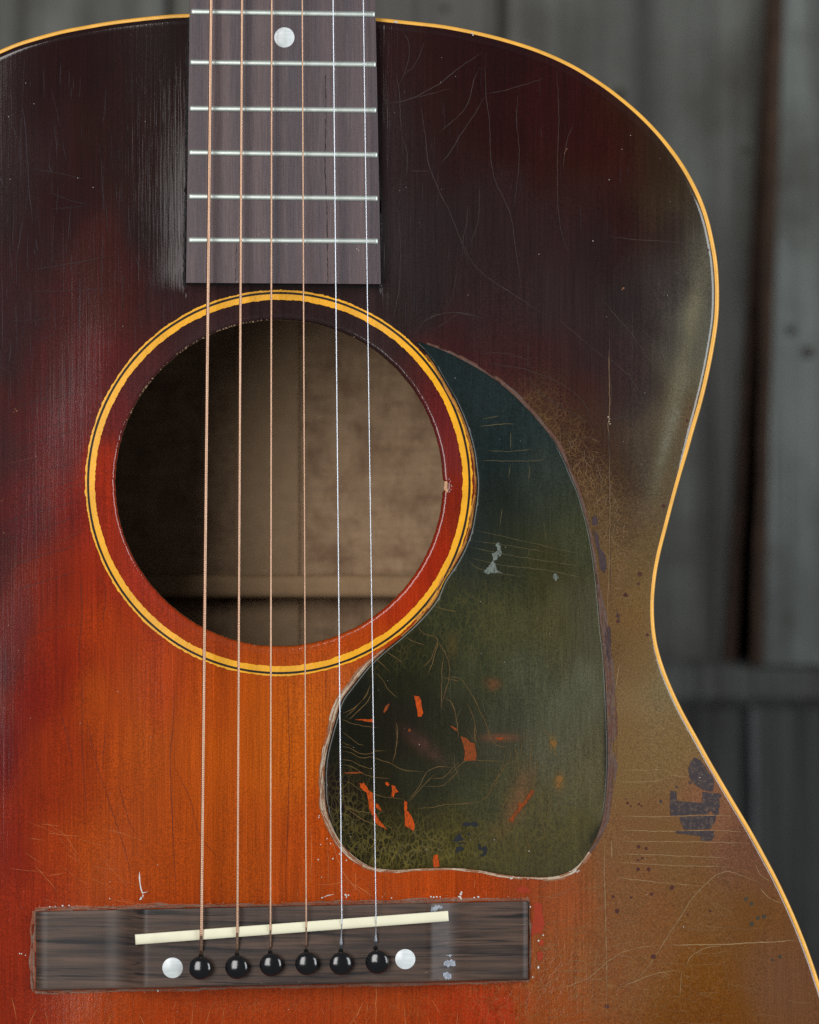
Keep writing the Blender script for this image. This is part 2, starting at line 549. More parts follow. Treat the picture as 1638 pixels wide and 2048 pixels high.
guitar = thing('acoustic_guitar', 'worn sunburst acoustic guitar with scratched dark teardrop pickguard, yellow binding and rosewood bridge', 'guitar',
               (float((600 - CX) * S), 0.0, float(ZC + (CY - 3396) * S)))
top = link('soundboard', me, m_top.m, guitar)

# ------------------------------------------------------------------ generic builders


def sweep(P, prof, closed, hfun, name, mat, parent, kind=None, nrm=None, corr=False):
    """prof: list of (offset outward, height) swept along 2-D path P."""
    N = nrm if nrm is not None else normals2(P, closed)
    n, k = len(P), len(prof)
    cos = np.zeros((n, k, 3))
    hb = hfun(P[:, 0], P[:, 1]) if hfun else 0
    for q, (o, h) in enumerate(prof):
        x = P[:, 0] + N[:, 0] * o; y = P[:, 1] + N[:, 1] * o
        cos[:, q] = W(x, y, hb + h) if corr else np.stack([(x - CX) * S, -(hb + h) * S + 0 * x, ZC + (CY - y) * S], -1)
    idx = np.arange(n * k).reshape(n, k)
    a = idx; b = np.roll(idx, -1, 0)
    if not closed:
        a, b = a[:-1], b[:-1]
    Fq = np.stack([a[:, :-1], b[:, :-1], b[:, 1:], a[:, 1:]], -1).reshape(-1, 4)
    return link(name, mesh_np(name, cos.reshape(-1, 3), Fq), mat, parent, kind)


# binding
m_bind = NT('aged_binding')
c = m_bind.co()
bn = m_bind.noise(c, U / 40, 4, .6)
bb = m_bind.mix(1.0, L3(240, 178, 74), m_bind.ramp(bn, (0.3, .86), (0.7, 1.1)), 'MULTIPLY')
bb = m_bind.mix(m_bind.ramp(m_bind.noise(c, U / 3, 3, .7), (0.62, 0), (0.75, .35)), bb, L3(190, 120, 50))
m_bind.set(Base_Color=bb, Roughness=.30, Normal=m_bind.bump(m_bind.noise(c, U / 5, 3, .6), .5 * S))
hedge = lambda x, y: h0(x, y)
prof = [(-BW - 0.6, -14), (-BW - 0.6, -3.4), (-BW + .6, -2.9), (-4, -3.0), (-2.0, -3.8), (-.7, -5.4), (0, -8), (0, -40), (-3, -40)]
sweep(OUT, prof, True, hedge, 'binding', m_bind.m, guitar, nrm=ON)

# sides (outer and inner skin)
m_side = simple('side_lacquer', L3(52, 30, 26), .25, bump=.3)
m_in = NT('bare_interior_wood')
c = m_in.co()
gi = m_in.noise(m_in.co(U / 10, U / 300, U / 90), 1, 4, .6)
bi = m_in.mix(gi, L3(150, 120, 90), L3(178, 148, 116))
blot = m_in.noise(c, U / 60, 5, .65)
bi = m_in.mix(m_in.ramp(blot, (0.42, 0), (0.68, .7)), bi, L3(108, 76, 52))
hor = m_in.noise(m_in.co(U / 160, U / 100, U / 14), 1, 3, .6)
bi = m_in.mix(1.0, bi, m_in.ramp(hor, (0.3, .86), (0.7, 1.1)), 'MULTIPLY')
m_in.set(Base_Color=bi, Roughness=.8, Normal=m_in.bump(m_in.noise(c, U / 8, 4, .6), 1.0 * S))
SIDE = OUT[::3]; SIDEN = ON[::3]
DEP = -600.0
sweep(SIDE, [(-2.2, -20), (-2.2, DEP - 20), (-16, DEP - 20), (-16, -20), (-2.2, -20)], True, None, 'side', m_side, guitar, nrm=SIDEN)


def fan_cap(P, h, name, mat, parent, th_=14.0, hole=None):
    n = len(P)
    c0 = P.mean(0)
    A = np.stack([(P[:, 0] - CX) * S, np.full(n, -h * S), ZC + (CY - P[:, 1]) * S], -1)
    B = A.copy(); B[:, 1] += th_ * S
    cc = np.array([[(c0[0] - CX) * S, -h * S, ZC + (CY - c0[1]) * S], [(c0[0] - CX) * S, -h * S + th_ * S, ZC + (CY - c0[1]) * S]])
    co = np.concatenate([A, B, cc]); f = []
    for q in range(n):
        r = (q + 1) % n
        f += [(q, r, 2 * n), (n + r, n + q, 2 * n + 1), (q, n + q, n + r, r)]
    return link(name, mesh_np(name, co, f, False), mat, parent)


und = []
for o_ in (0.0, 1.0):
    und.append((HC[0] + cs * (rh + 1.5 + (Rout - 12 - rh) * o_), HC[1] + sn * (rh + 1.5 + (Rout - 12 - rh) * o_)))
uco = np.concatenate([np.stack([(a_ - CX) * S, np.full(NTH, 20.0 * S), ZC + (CY - b_) * S], -1) for a_, b_ in und])
jj = np.arange(NTH); jn_ = (jj + 1) % NTH
link('soundboard_underside', mesh_np('soundboard_underside', uco, np.stack([jj, jn_, NTH + jn_, NTH + jj], 1)), m_in.m, guitar)
back = fan_cap(SIDE - SIDEN * 17, DEP, 'back', m_in.m, guitar)


def rbox(x0, y0, x1, y1, h_lo, h_hi, name, mat, parent, r=4.0, seg=3, corr=True, poly=None, smooth=True, hf=None):
    """Rounded-top prism on a rectangle or polygon footprint (counter-clockwise in u)."""
    P = np.array(poly, float) if poly is not None else np.array([(x0, y0), (x1, y0), (x1, y1), (x0, y1)], float)
    if area2(P) < 0:
        P = P[::-1]
    n = len(P); cen = P.mean(0)
    prof = [(0, h_lo), (0, h_hi - r)]
    for k in range(1, seg + 1):
        a = k / seg * math.pi / 2
        prof.append((r * (1 - math.cos(a)), h_hi - r + r * math.sin(a)))
    rowsv = []
    # inset along corner bisectors
    e = np.roll(P, -1, 0) - P; e /= np.linalg.norm(e, axis=1, keepdims=True)
    en = np.stack([-e[:, 1], e[:, 0]], 1)           # inward for positive area
    pn = np.roll(en, 1, 0)
    bis = (en + pn) / (1 + np.sum(en * pn, 1))[:, None]
    co = []
    for o, h in prof:
        Q = P + bis * o
        hh = h + (hf(Q[:, 0], Q[:, 1]) if hf is not None else 0)
        co.append(W(Q[:, 0], Q[:, 1], hh) if corr else np.stack([(Q[:, 0] - CX) * S, -hh * S + 0 * Q[:, 0], ZC + (CY - Q[:, 1]) * S], -1))
    co = np.concatenate(co); f = []
    for k in range(len(prof) - 1):
        for q in range(n):
            w = (q + 1) % n
            f.append((k * n + q, k * n + w, (k + 1) * n + w, (k + 1) * n + q))
    f.append([(len(prof) - 1) * n + q for q in range(n)])
    f.append([q for q in range(n)][::-1])
    me = mesh_np(name, co, f, False)
    o = link(name, me, mat, parent)
    return o


m_strip = simple('strip_wood', L3(162, 134, 104), .8, bump=.6, var=.12)
m_brace = simple('brace_wood', L3(160, 130, 98), .75, bump=.8, var=.12)
# the interior seen through the hole: measured positions sit at the back's depth
rbox(470, 560, 600, 2100, DEP - 1, DEP + 6, 'centre_strip', m_strip, back, 5, 2)
rbox(-120, 1150, 1300, 1196, DEP - 1, DEP + 78, 'brace', m_brace, back, 14, 4)

# ------------------------------------------------------------------ rosette
m_yel = NT('yellow_purfling')
c = m_yel.co()
yb = m_yel.mix(1.0, L3(238, 168, 4), m_yel.ramp(m_yel.noise(c, U / 50, 3, .6), (0.3, .88), (0.7, 1.1)), 'MULTIPLY')
m_yel.set(Base_Color=yb, Roughness=.35, Normal=m_yel.bump(m_yel.noise(c, U / 6, 3, .6), .5 * S))
m_blk = simple('black_line', L3(30, 22, 14), .45)


def annulus(ri, ro, hz, name, mat, parent, jag_i=0.0, jag_o=0.0, n=900, a0=0, a1=2 * math.pi, seed=1, inner_fun=None, outer_fun=None):
    t = np.linspace(a0, a1, n, endpoint=abs(a1 - a0 - 2 * math.pi) > 1e-6)
    closed = abs(a1 - a0 - 2 * math.pi) < 1e-6

    def jag(s):
        return (smooth_noise(t * 30, t * 0, 1, seed + s) - .5) * 1.0 + (smooth_noise(t * 90, t * 0, 1, seed + s + 3) - .5) * 1.0 + (smooth_noise(t * 260, t * 0, 1, seed + s + 5) - .5) * .7
    A = ri + jag(0) * jag_i; B = ro + jag(9) * jag_o
    rr = [(A, hz), (0.5 * (A + B), hz), (B, hz)]
    v = []
    for r, h in rr:
        x = HC[0] + np.cos(t) * r; y = HC[1] + np.sin(t) * r * HY
        v.append(np.stack([(x - CX) * S, -(h0(x, y) + h) * S, ZC + (CY - y) * S], -1))
    v = np.stack(v, 1); k = len(rr)
    idx = np.arange(n * k).reshape(n, k); a = idx; b = np.roll(idx, -1, 0)
    if not closed:
        a, b = a[:-1], b[:-1]
    Fq = np.stack([a[:, :-1], a[:, 1:], b[:, 1:], b[:, :-1]], -1).reshape(-1, 4)
    return link(name, mesh_np(name, v.reshape(-1, 3), Fq), mat, parent)


annulus(367.6, 380.0, .8, 'rosette_band', m_yel.m, top, 1.3, 0.0, seed=2)
annulus(379.2, 383.6, 1.05, 'rosette_line', m_blk, top, 0, .4, seed=5)
annulus(382.8, 387.3, .8, 'rosette_edge_band', m_yel.m, top, 0, 1.5, seed=9)
# tiny cracks across the yellow band
m_ycrk = simple('crack_dark_amber', L3(120, 70, 10), .6)


def ribbons(paths, name, mat, parent, hfun, lift=.45, kind='stuff'):
    """paths: list of (polyline, width). Thin raised marks that follow the surface."""
    V, F = [], []
    for P, w in paths:
        P = np.asarray(P, float)
        if len(P) < 2:
            continue
        seg = np.linalg.norm(np.diff(P, axis=0), axis=1).sum()
        if len(P) > 2:
            P = catmull(list(P), False, 8.0)
        elif seg > 12:
            k = int(seg / 10) + 1
            P = P[0] + (P[1] - P[0]) * np.linspace(0, 1, k + 1)[:, None]
        n = len(P)
        jit = min(.8, seg * .01)
        N = normals2(P, False)
        P = P + N * (RNG.random(n)[:, None] - .5) * jit * 2
        t = np.linspace(0, 1, n)
        ww = w * .5 * (np.clip(np.minimum(t, 1 - t) * 6, 0.15, 1)) * (.7 + .6 * RNG.random(n))
        b = len(V)
        for q in range(n):
            for s in (-1, 1):
                x = P[q, 0] + N[q, 0] * ww[q] * s; y = P[q, 1] + N[q, 1] * ww[q] * s
                V.append((x, y))
        for q in range(n - 1):
            F.append((b + 2 * q, b + 2 * q + 1, b + 2 * q + 3, b + 2 * q + 2))
    V = np.array(V)
    co = np.stack([(V[:, 0] - CX) * S, -(hfun(V[:, 0], V[:, 1]) + lift) * S, ZC + (CY - V[:, 1]) * S], -1)
    return link(name, mesh_np(name, co, np.array(F)), mat, parent, kind)


pp = []
for k in range(120):
    a = R.choice([R.gauss(-1.57, .5), R.gauss(1.57, .9), R.uniform(-math.pi, math.pi)])
    r0_ = R.choice([368.5, 383, 370]); r1_ = min(387, r0_ + R.uniform(5, 12))
    if r0_ < 380:
        r1_ = min(379, r1_)
    j = R.uniform(-.004, .004)
    pp.append(([(HC[0] + math.cos(a) * r0_, HC[1] + math.sin(a) * r0_ * HY), (HC[0] + math.cos(a + j) * r1_, HC[1] + math.sin(a + j) * r1_ * HY)], R.uniform(.4, .8)))
ribbons(pp, 'purfling_crack', m_ycrk, top, h0, 1.5)

# ------------------------------------------------------------------ pickguard
PGP = [(833,685),(853,688.5),(897,706),(922.6,719),(948,733),(974,748.5),(999.5,766.4),(1025,788),(1050.8,813.8),(1076.4,842),(1097,867.7),
 (1115,893),(1130,924),(1143,955),(1156,985.6),(1166,1019),(1175,1052),(1181.5,1085.6),(1188,1126.7),(1194,1180),(1200,1250),(1207,1314),
 (1212,1400),(1215,1485),(1214.5,1549),(1209,1613),(1198,1660),(1177,1703),(1151,1735),(1113,1752),(1061.5,1754),(1010,1750),(963,1741.5),
 (907.7,1736),(839,1737),(788,1740),(745,1734),(715,1718),(685.5,1690),(664,1651.7),(651,1604.7),(649,1549),(653.4,1506),(664,1463.7),
 (672.6,1433.8),(683,1401),(704,1372),(736.8,1331),(771,1299),(803,1273),(840,1238),(871,1200),(888,1162.6),(910.5,1129),(928,1096),
 (941,1060),(948.5,1019),(953,980.5),(952.5,955),(949.5,929),(945.6,901),(932.8,855),(912.5,806),(892,770),(871,734),(853,709)]
PGC = catmull(PGP, True, 7.0)
PGN = normals2(PGC)
if np.mean(np.sum(PGN * (PGC - np.array([950, 1350])), 1)) < 0:
    PGN = -PGN


def pip(px, py, poly):
    inside = np.zeros(len(px), bool)
    x1, y1 = poly[:, 0], poly[:, 1]; x2, y2 = np.roll(x1, -1), np.roll(y1, -1)
    for a, b, c2, d2 in zip(x1, y1, x2, y2):
        cond = ((b > py) != (d2 > py))
        with np.errstate(divide='ignore', invalid='ignore'):
            xi = (c2 - a) * (py - b) / (d2 - b + 1e-12) + a
        inside ^= cond & (px < xi)
    return inside


def dist_poly(px, py, poly):
    d = np.full(len(px), 1e9)
    A = poly; B = np.roll(poly, -1, 0)
    for a, b in zip(A, B):
        ab = b - a; L = ab @ ab + 1e-9
        t = np.clip(((px - a[0]) * ab[0] + (py - a[1]) * ab[1]) / L, 0, 1)
        d = np.minimum(d, np.hypot(px - a[0] - t * ab[0], py - a[1] - t * ab[1]))
    return d


gx, gy = np.meshgrid(np.arange(640, 1222, 5.2), np.arange(680, 1760, 5.2))
gx = gx.ravel() + RNG.random(gx.size) * 1.2; gy = gy.ravel() + RNG.random(gy.size) * 1.2
ins = pip(gx, gy, PGC)
gx, gy = gx[ins], gy[ins]
dd = dist_poly(gx, gy, PGC)
keep = dd > 7.5
gx, gy = gx[keep], gy[keep]
loops = [(PGC, 0.0)]
extra = []
for off in (1.2, 2.8, 5.0):
    Q = PGC - PGN * off
    ok = pip(Q[:, 0], Q[:, 1], PGC) & (dist_poly(Q[:, 0], Q[:, 1], PGC) > off * .8)
    extra.append(Q[ok])
P2 = np.concatenate([PGC] + extra + [np.stack([gx, gy], 1)])
nb = len(PGC)
res = delaunay_2d_cdt([Vector((float(a), float(b))) for a, b in P2], [], [list(range(nb))], 1, 1e-4)
vv = np.array([(v.x, v.y) for v in res[0]]); ff = np.array([list(f) for f in res[2] if len(f) == 3])
dd = dist_poly(vv[:, 0], vv[:, 1], PGC)
dd[dd < .05] = 0
t = np.clip(dd / 5.0, 0, 1)
hv = hp(vv[:, 0], vv[:, 1]) - 4.2 + 4.2 * np.sqrt(1 - (1 - t) ** 2)
co = np.stack([(vv[:, 0] - CX) * S, -hv * S, ZC + (CY - vv[:, 1]) * S], -1)
# wall down to the soundboard
wall_v = np.stack([(PGC[:, 0] - CX) * S, -(h0(PGC[:, 0], PGC[:, 1]) - 2) * S, ZC + (CY - PGC[:, 1]) * S], -1)
top_v = np.stack([(PGC[:, 0] - CX) * S, -(hp(PGC[:, 0], PGC[:, 1]) - 4.2) * S, ZC + (CY - PGC[:, 1]) * S], -1)
b0 = len(co)
co = np.concatenate([co, top_v, wall_v])
q = np.arange(nb); qn = (q + 1) % nb
w1 = np.stack([b0 + q, b0 + qn, b0 + nb + qn], 1); w2 = np.stack([b0 + q, b0 + nb + qn, b0 + nb + q], 1)
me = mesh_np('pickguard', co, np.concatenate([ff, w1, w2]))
ax_, ay_ = np.concatenate([vv[:, 0], PGC[:, 0], PGC[:, 0]]), np.concatenate([vv[:, 1], PGC[:, 1], PGC[:, 1]])
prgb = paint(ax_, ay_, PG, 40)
g_ = smooth_noise(ax_, ay_ * .1, 5, 44)
prgb *= (0.86 + .28 * g_)[:, None]


def ptint(mask, col):
    global prgb
    m_ = np.clip(mask, 0, 1)[:, None]
    prgb = prgb * (1 - m_) + lin(np.array(col, float) / 255)[None, :] * m_


pn_ = smooth_noise(ax_, ay_, 12, 51)
ptint(.5 * blob(ax_, ay_, 848, 1492, 14, 42, -50) * (.5 + pn_), (84, 52, 44))
ptint(.55 * blob(ax_, ay_, 1000, 1475, 34, 7), (120, 68, 46))
ptint(.55 * blob(ax_, ay_, 985, 1368, 14, 10) * (.5 + pn_), (120, 68, 40))
ptint(.6 * blob(ax_, ay_, 1118, 1563, 9, 16), (124, 86, 40))
ptint(.6 * blob(ax_, ay_, 1105, 1485, 6, 14), (124, 92, 42))
ptint(.5 * blob(ax_, ay_, 1038, 1595, 16, 48, 22) * (.5 + pn_), (128, 76, 52))
ptint(.4 * blob(ax_, ay_, 905, 1290, 9, 22), (92, 74, 34))
ptint(.5 * blob(ax_, ay_, 992, 1665, 20, 16) * pn_, (100, 74, 46))
ptint(.9 * blob(ax_, ay_, 1213, 1480, 5, 240, 0), (22, 22, 26))
ptint(.8 * blob(ax_, ay_, 1190, 1670, 9, 34, 32), (20, 20, 24))
pcz = (1.0 * blob(ax_, ay_, 800, 1700, 160, 62) + .6 * blob(ax_, ay_, 690, 1600, 45, 60) + .35 * blob(ax_, ay_, 1080, 1640, 130, 120)
       + .3 * blob(ax_, ay_, 930, 1240, 130, 90) + .35 * blob(ax_, ay_, 760, 1310, 60, 30))
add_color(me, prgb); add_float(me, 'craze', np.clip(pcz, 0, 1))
m_pg = NT('pickguard_celluloid')
c = m_pg.co()
spk = m_pg.noise(c, U / 3.0, 3, .65)
grv = m_pg.noise(m_pg.co(U / 3, U / 100, U / 60), 1, 3, .6)
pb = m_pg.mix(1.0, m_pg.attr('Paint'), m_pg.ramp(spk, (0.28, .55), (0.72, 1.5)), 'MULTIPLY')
pb = m_pg.mix(1.0, pb, m_pg.ramp(grv, (0.3, .82), (0.7, 1.18)), 'MULTIPLY')
wv = m_pg.vadd(c, m_pg.noise(c, U / 40, 2, .5, color=True), .0045)
vx = m_pg.n('ShaderNodeMapping'); m_pg.t.links.new(wv, vx.inputs[0])
vx.inputs['Rotation'].default_value = (0, math.radians(28), 0); vx.inputs['Scale'].default_value = (1, 1, .38)
e1 = m_pg.voro_edge(vx.outputs[0], U / 8.5)
e2 = m_pg.voro_edge(wv, U / 15)
ln = m_pg.math('MAXIMUM', m_pg.ramp(e1, (0.0, 1), (0.13, 0)), m_pg.ramp(e2, (0.0, .8), (0.05, 0)))
ptc = m_pg.ramp(m_pg.noise(c, U / 30, 3, .6), (0.32, .25), (0.6, 1))
cf = m_pg.math('MULTIPLY', m_pg.math('MULTIPLY', ln, ptc), m_pg.attr('craze', 'Fac'))
pb = m_pg.mix(m_pg.math('MULTIPLY', cf, .85), pb, L3(112, 100, 46))
rg = m_pg.math('ADD', m_pg.math('MULTIPLY', m_pg.noise(c, U / 80, 4, .7), .2), .22)
m_pg.set(Base_Color=pb, Roughness=rg, Normal=m_pg.bump(spk, .06 * S, 1.0, m_pg.bump(grv, .10 * S)))
m_pg.b.inputs['Specular IOR Level'].default_value = 0.05
m_pg.put(m_pg.b.inputs['Coat Normal'], m_pg.b.inputs['Normal'].links[0].from_socket)
m_pg.b.inputs['Coat Weight'].default_value = 0.5
m_pg.b.inputs['Coat Roughness'].default_value = 0.12
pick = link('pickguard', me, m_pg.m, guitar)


def zl(ox, oy, s, P, w=1.0):
    return ([(ox + a / s, oy + b / s) for a, b in P], w)


# long scratches worn into the pickguard, showing amber
m_amb = simple('scratch_amber', L3(100, 76, 38), .5, var=.35, vsize=14)
def fleck_mat(name, ca, cb):
    n = NT(name)
    f = n.noise(n.co(U / 3, U / 3, U / 9), 1, 4, .7)
    n.set(Base_Color=n.mix(n.ramp(f, (0.42, 0), (0.66, .85)), ca, cb), Roughness=.5)
    n.b.inputs['Specular IOR Level'].default_value = .12
    return n.m


m_org = fleck_mat('bare_orange', L3(190, 72, 8), L3(104, 50, 16))
za = lambda P, w=1.0: zl(620, 1200, 5.46, P, w)
zb = lambda P, w=1.0: zl(620, 1450, 5.46, P, w)
zc = lambda P, w=1.0: zl(900, 1450, 4.68, P, w)
zd = lambda P, w=1.0: zl(820, 660, 3.9, P, w)
ze = lambda P, w=1.0: zl(600, 1250, 2.34, P, w)
sc = [za([(700,790),(780,850),(850,970),(960,1070)]), za([(660,930),(600,1060),(480,1180),(360,1235)], 1.3), za([(670,1020),(600,1140),(420,1310)], 1.2),
      za([(640,980),(540,1130),(380,1290)]), za([(340,1300),(480,1350),(620,1380),(750,1395)], 1.1), za([(350,1440),(440,1500),(530,1570),(590,1590)]),
      za([(930,1330),(960,1420),(935,1620)]), za([(1170,280),(1240,370),(1390,420),(1350,640),(1280,830)], 1.1), za([(1400,430),(1320,640),(1230,740)], 1.2),
      za([(1460,600),(1440,800),(1430,1190)]), za([(1450,850),(1638,885)]), za([(1450,1060),(1540,1110),(1600,1300),(1620,1500)], 1.3),
      za([(710,640),(790,700),(870,780)]), za([(1030,390),(1100,440),(1270,500)]), za([(830,560),(920,620),(1020,690)]), za([(1350,60),(1500,110),(1620,130)]),
      zb([(340,280),(440,300),(560,360),(660,345),(800,390),(900,430),(1020,490),(1270,515)], 1.1), zb([(350,370),(450,390),(540,440),(690,485)]),
      zb([(340,430),(450,450),(600,540),(740,575),(870,580)], 1.1), zb([(350,600),(440,630),(540,700),(650,730),(800,780),(1040,805)]),
      zb([(370,880),(500,935),(650,960),(720,1010)]), zb([(370,890),(560,1020),(700,1080),(860,1140)], 1.3), zb([(1060,830),(1180,690),(1280,510),(1400,455),(1560,460)], 1.1),
      zb([(1070,840),(1220,680),(1330,560),(1400,520)]), zb([(1250,665),(1400,670),(1500,620),(1638,470)]), zb([(1310,580),(1450,575),(1560,470),(1638,400)]),
      zb([(1160,910),(1300,900),(1480,870),(1638,855)]), zb([(340,230),(440,250),(540,310),(620,320),(720,285),(845,285)]),
      zb([(350,180),(400,210),(470,230)]), zb([(900,420),(930,300),(950,170),(940,0)]),
      zc([(0,470),(130,340),(250,330),(500,342)], 1.2), zc([(0,745),(280,710),(400,590),(480,420),(520,250)]), zc([(560,180),(560,320),(490,420),(330,650)]),
      zc([(600,190),(640,360),(640,460)]), zc([(680,160),(650,290)]), zc([(770,140),(740,440)]), zc([(820,320),(790,520),(740,700)]),
      zc([(340,20),(390,150),(440,190),(540,200)]), zc([(870,20),(930,130),(980,240)]), zc([(960,160),(980,230),(1020,330)], 1.2),
      zc([(230,0),(230,120),(260,180)]), zc([(480,780),(580,600)]), zc([(600,1060),(640,1200)]), zc([(700,980),(760,1220)]), zc([(880,560),(850,800),(900,1100)], .8),
      zc([(960,620),(910,820),(920,1000)], .8), zc([(1040,600),(1000,900)], .7),
      ze([(660,245),(760,260),(860,440),(900,550)]), ze([(780,360),(820,460),(820,560)]), ze([(640,60),(700,200),(660,390)])]
ribbons(sc, 'pickguard_scratch', m_amb, pick, hp)
m_sc2 = simple('scratch_olive', L3(84, 76, 48), .5, var=.3, vsize=14)
sc = [zd([(450,1600),(700,1620),(1000,1700),(1400,1790)], .9), zd([(460,1640),(760,1680),(1100,1740)], .8), zd([(440,1690),(800,1760),(1400,1850)], .9),
      zd([(450,1770),(700,1830),(1100,1880),(1420,1950)], .9), zd([(430,1780),(560,1870),(900,1930)], .8), zd([(540,752),(700,735),(820,735)], 1.3),
      zd([(560,695),(700,670)], 1.1), zd([(540,1020),(900,1022),(1060,1012)], .9), zd([(600,945),(800,945),(960,930)], .9), zd([(785,790),(785,930)], 1.4),
      zd([(785,1040),(770,1150)]), zd([(935,1050),(925,1170)]), zd([(720,1390),(700,1530)]), zd([(930,1700),(915,1780)]), zd([(500,1560),(900,1650),(1380,1760)], .7),
      zd([(1040,1480),(1060,1650)], .7)]
for k in range(44):
    x = R.uniform(900, 1190); y = R.uniform(1180, 1700)
    l = R.uniform(20, 70); a = R.gauss(1.5, .35)
    sc.append(([(x, y), (x + math.cos(a) * l * .5 + R.uniform(-3, 3), y + math.sin(a) * l * .5), (x + math.cos(a) * l, y + math.sin(a) * l)], R.uniform(.45, .8)))
for k in range(150):      # hair-fine crazing of the lower left corner
    x = R.gauss(800, 70); y = R.gauss(1685, 30)
    if not pip(np.array([x]), np.array([y]), PGC)[0] or dist_poly(np.array([x]), np.array([y]), PGC)[0] < 14:
        continue
    l = R.uniform(10, 30); a = math.atan2(y - 1560, x - 690) + R.gauss(0, .35) + 1.2
    cv = R.uniform(-.6, .6)
    sc.append(([(x, y), (x + math.cos(a) * l * .5, y + math.sin(a) * l * .5), (x + math.cos(a + cv) * l, y + math.sin(a + cv) * l)], R.uniform(.5, .9)))
def clip_pg(paths):
    out = []
    for P, w in paths:
        A = np.array(P)
        if pip(A[:, 0], A[:, 1], PGC).all():
            out.append((P, w))
    return out
ribbons(clip_pg(sc), 'pickguard_fine_scratch', m_sc2, pick, hp)


def patch(name, polys, mat, parent, hfun, lift=.6, jag=.4, kind=None, thick=0.0):
    V, F = [], []
    for P in polys:
        P = np.array(P, float)
        # subdivide edges, jitter
        Q = []
        for a, b in zip(P, np.roll(P, -1, 0)):
            k = max(1, int(np.linalg.norm(b - a) / 3.0))
            for s in range(k):
                Q.append(a + (b - a) * s / k + (RNG.random(2) - .5) * 2 * jag)
        b0 = len(V)
        V += [tuple(v) for v in Q]
        F.append(list(range(b0, b0 + len(Q))))
    V = np.array(V)
    co = np.stack([(V[:, 0] - CX) * S, -(hfun(V[:, 0], V[:, 1]) + lift) * S, ZC + (CY - V[:, 1]) * S], -1)
    return link(name, mesh_np(name, co, F, False), mat, parent, kind)


def zpoly(ox, oy, s, P):
    return [(ox + a / s, oy + b / s) for a, b in P]


# orange bare flecks: each its own piece
fl = [zpoly(620,1200,5.46,[(1135,1040),(1160,1050),(1190,1050),(1215,1100),(1225,1200),(1235,1230),(1215,1270),(1180,1275),(1170,1200),(1150,1110)]),
      zpoly(620,1450,5.46,[(540,630),(570,640),(585,625),(625,680),(640,710),(680,740),(690,800),(710,880),(712,960),(745,1020),(790,1080),(820,1120),(850,1140),(760,1100),(700,1050),(690,990),(650,930),(640,850),(620,740),(570,700),(550,680)]),
      zpoly(620,1450,5.46,[(1030,825),(1060,840),(1058,930),(1100,980),(1130,1040),(1145,1100),(1135,1160),(1095,1130),(1035,1100),(1035,980),(1028,900)]),
      zpoly(620,1450,5.46,[(890,650),(930,670),(945,700),(965,730),(925,740),(915,785),(885,770),(900,720)]),
      zpoly(620,1450,5.46,[(825,625),(850,622),(865,650),(850,670),(825,650)]),
      zpoly(620,1450,5.46,[(720,850),(750,870),(770,910),(785,940),(745,920),(720,890)]),
      zpoly(620,1450,5.46,[(1350,1420),(1395,1415),(1405,1480),(1415,1540),(1350,1550),(1340,1480)]),
      zpoly(620,1200,5.46,[(490,1305),(600,1300),(690,1300),(700,1335),(620,1325),(560,1312)])]
for P in fl:
    patch('bare_fleck', [P], m_org, pick, hp, .7, .5)
m_org2 = fleck_mat('bare_orange_dull', L3(138, 62, 20), L3(64, 50, 30))
fl = [zpoly(900,1450,4.68,[(100,105),(150,120),(190,160),(230,170),(240,220),(250,280),(240,330),(180,335),(130,330),(140,250),(120,170)]),
      zpoly(900,1450,4.68,[(540,900),(600,820),(640,760),(640,720),(680,730),(760,600),(790,620),(740,700),(680,770),(620,840),(590,910)]),
      zpoly(620,1200,5.46,[(800,1220),(830,1150),(870,1130),(850,1180),(815,1230)]),
      zpoly(620,1450,5.46,[(1070,45),(1095,35),(1105,60),(1080,75)]),
      zpoly(900,1450,4.68,[(430,120),(500,115),(520,130),(450,138)]),
      zpoly(900,1450,4.68,[(0,0),(60,30),(70,60),(20,30)]),
      zpoly(620,1450,5.46,[(360,515),(470,512),(560,508),(580,522),(480,530),(400,528)])]
for P in fl:
    patch('bare_fleck', [P], m_org2, pick, hp, .7, .5)
m_ambp = fleck_mat('bare_amber', L3(128, 88, 42), L3(84, 74, 44))
for P in [zpoly(900,1450,4.68,[(930,140),(990,150),(1000,180),(975,210),(950,180)]), zpoly(900,1450,4.68,[(985,500),(1020,470),(1060,490),(1050,530),(1020,560),(1030,585),(980,580),(1010,540)])]:
    patch('bare_fleck', [P], m_ambp, pick, hp, .7, 1.0)
# dark ink-blue marks and pale scuffs on the pickguard
m_ink = simple('ink_mark', L3(26, 30, 36), .5)
for P in [[(115,940),(130,905),(190,915),(230,900),(275,945),(240,950),(200,935),(160,945)], [(20,1080),(60,1040),(95,1010),(110,1050),(135,1070),(90,1085),(40,1090)],
          [(60,1140),(100,1130),(130,1150),(120,1175),(80,1180),(70,1200),(55,1190)], [(260,1110),(285,1110),(290,1150),(340,1130),(350,1160),(340,1200),(300,1235),(290,1220),(320,1180),(270,1160)], [(60,1098),(150,1096),(150,1108),(60,1106)], [(165,1005),(190,1010),(185,1030),(165,1028)]]:
    patch('ink_mark', [zpoly(900, 1450, 4.68, P)], m_ink, pick, hp, .7, .9)
m_scuff = fleck_mat('pale_scuff', L3(116, 124, 118), L3(56, 60, 48))
for P in [[(665,1670),(690,1650),(710,1700),(715,1760),(690,1770),(680,1720)], [(640,1740),(690,1720),(680,1790),(650,1800)], [(560,1890),(610,1850),(650,1790),(680,1870),(720,1890),(650,1895),(600,1900)], [(1110,1920),(1130,1890),(1155,1930),(1135,1955)]]:
    patch('scuff', [zpoly(820, 660, 3.9, P)], m_scuff, pick, hp, .7, 1.6)

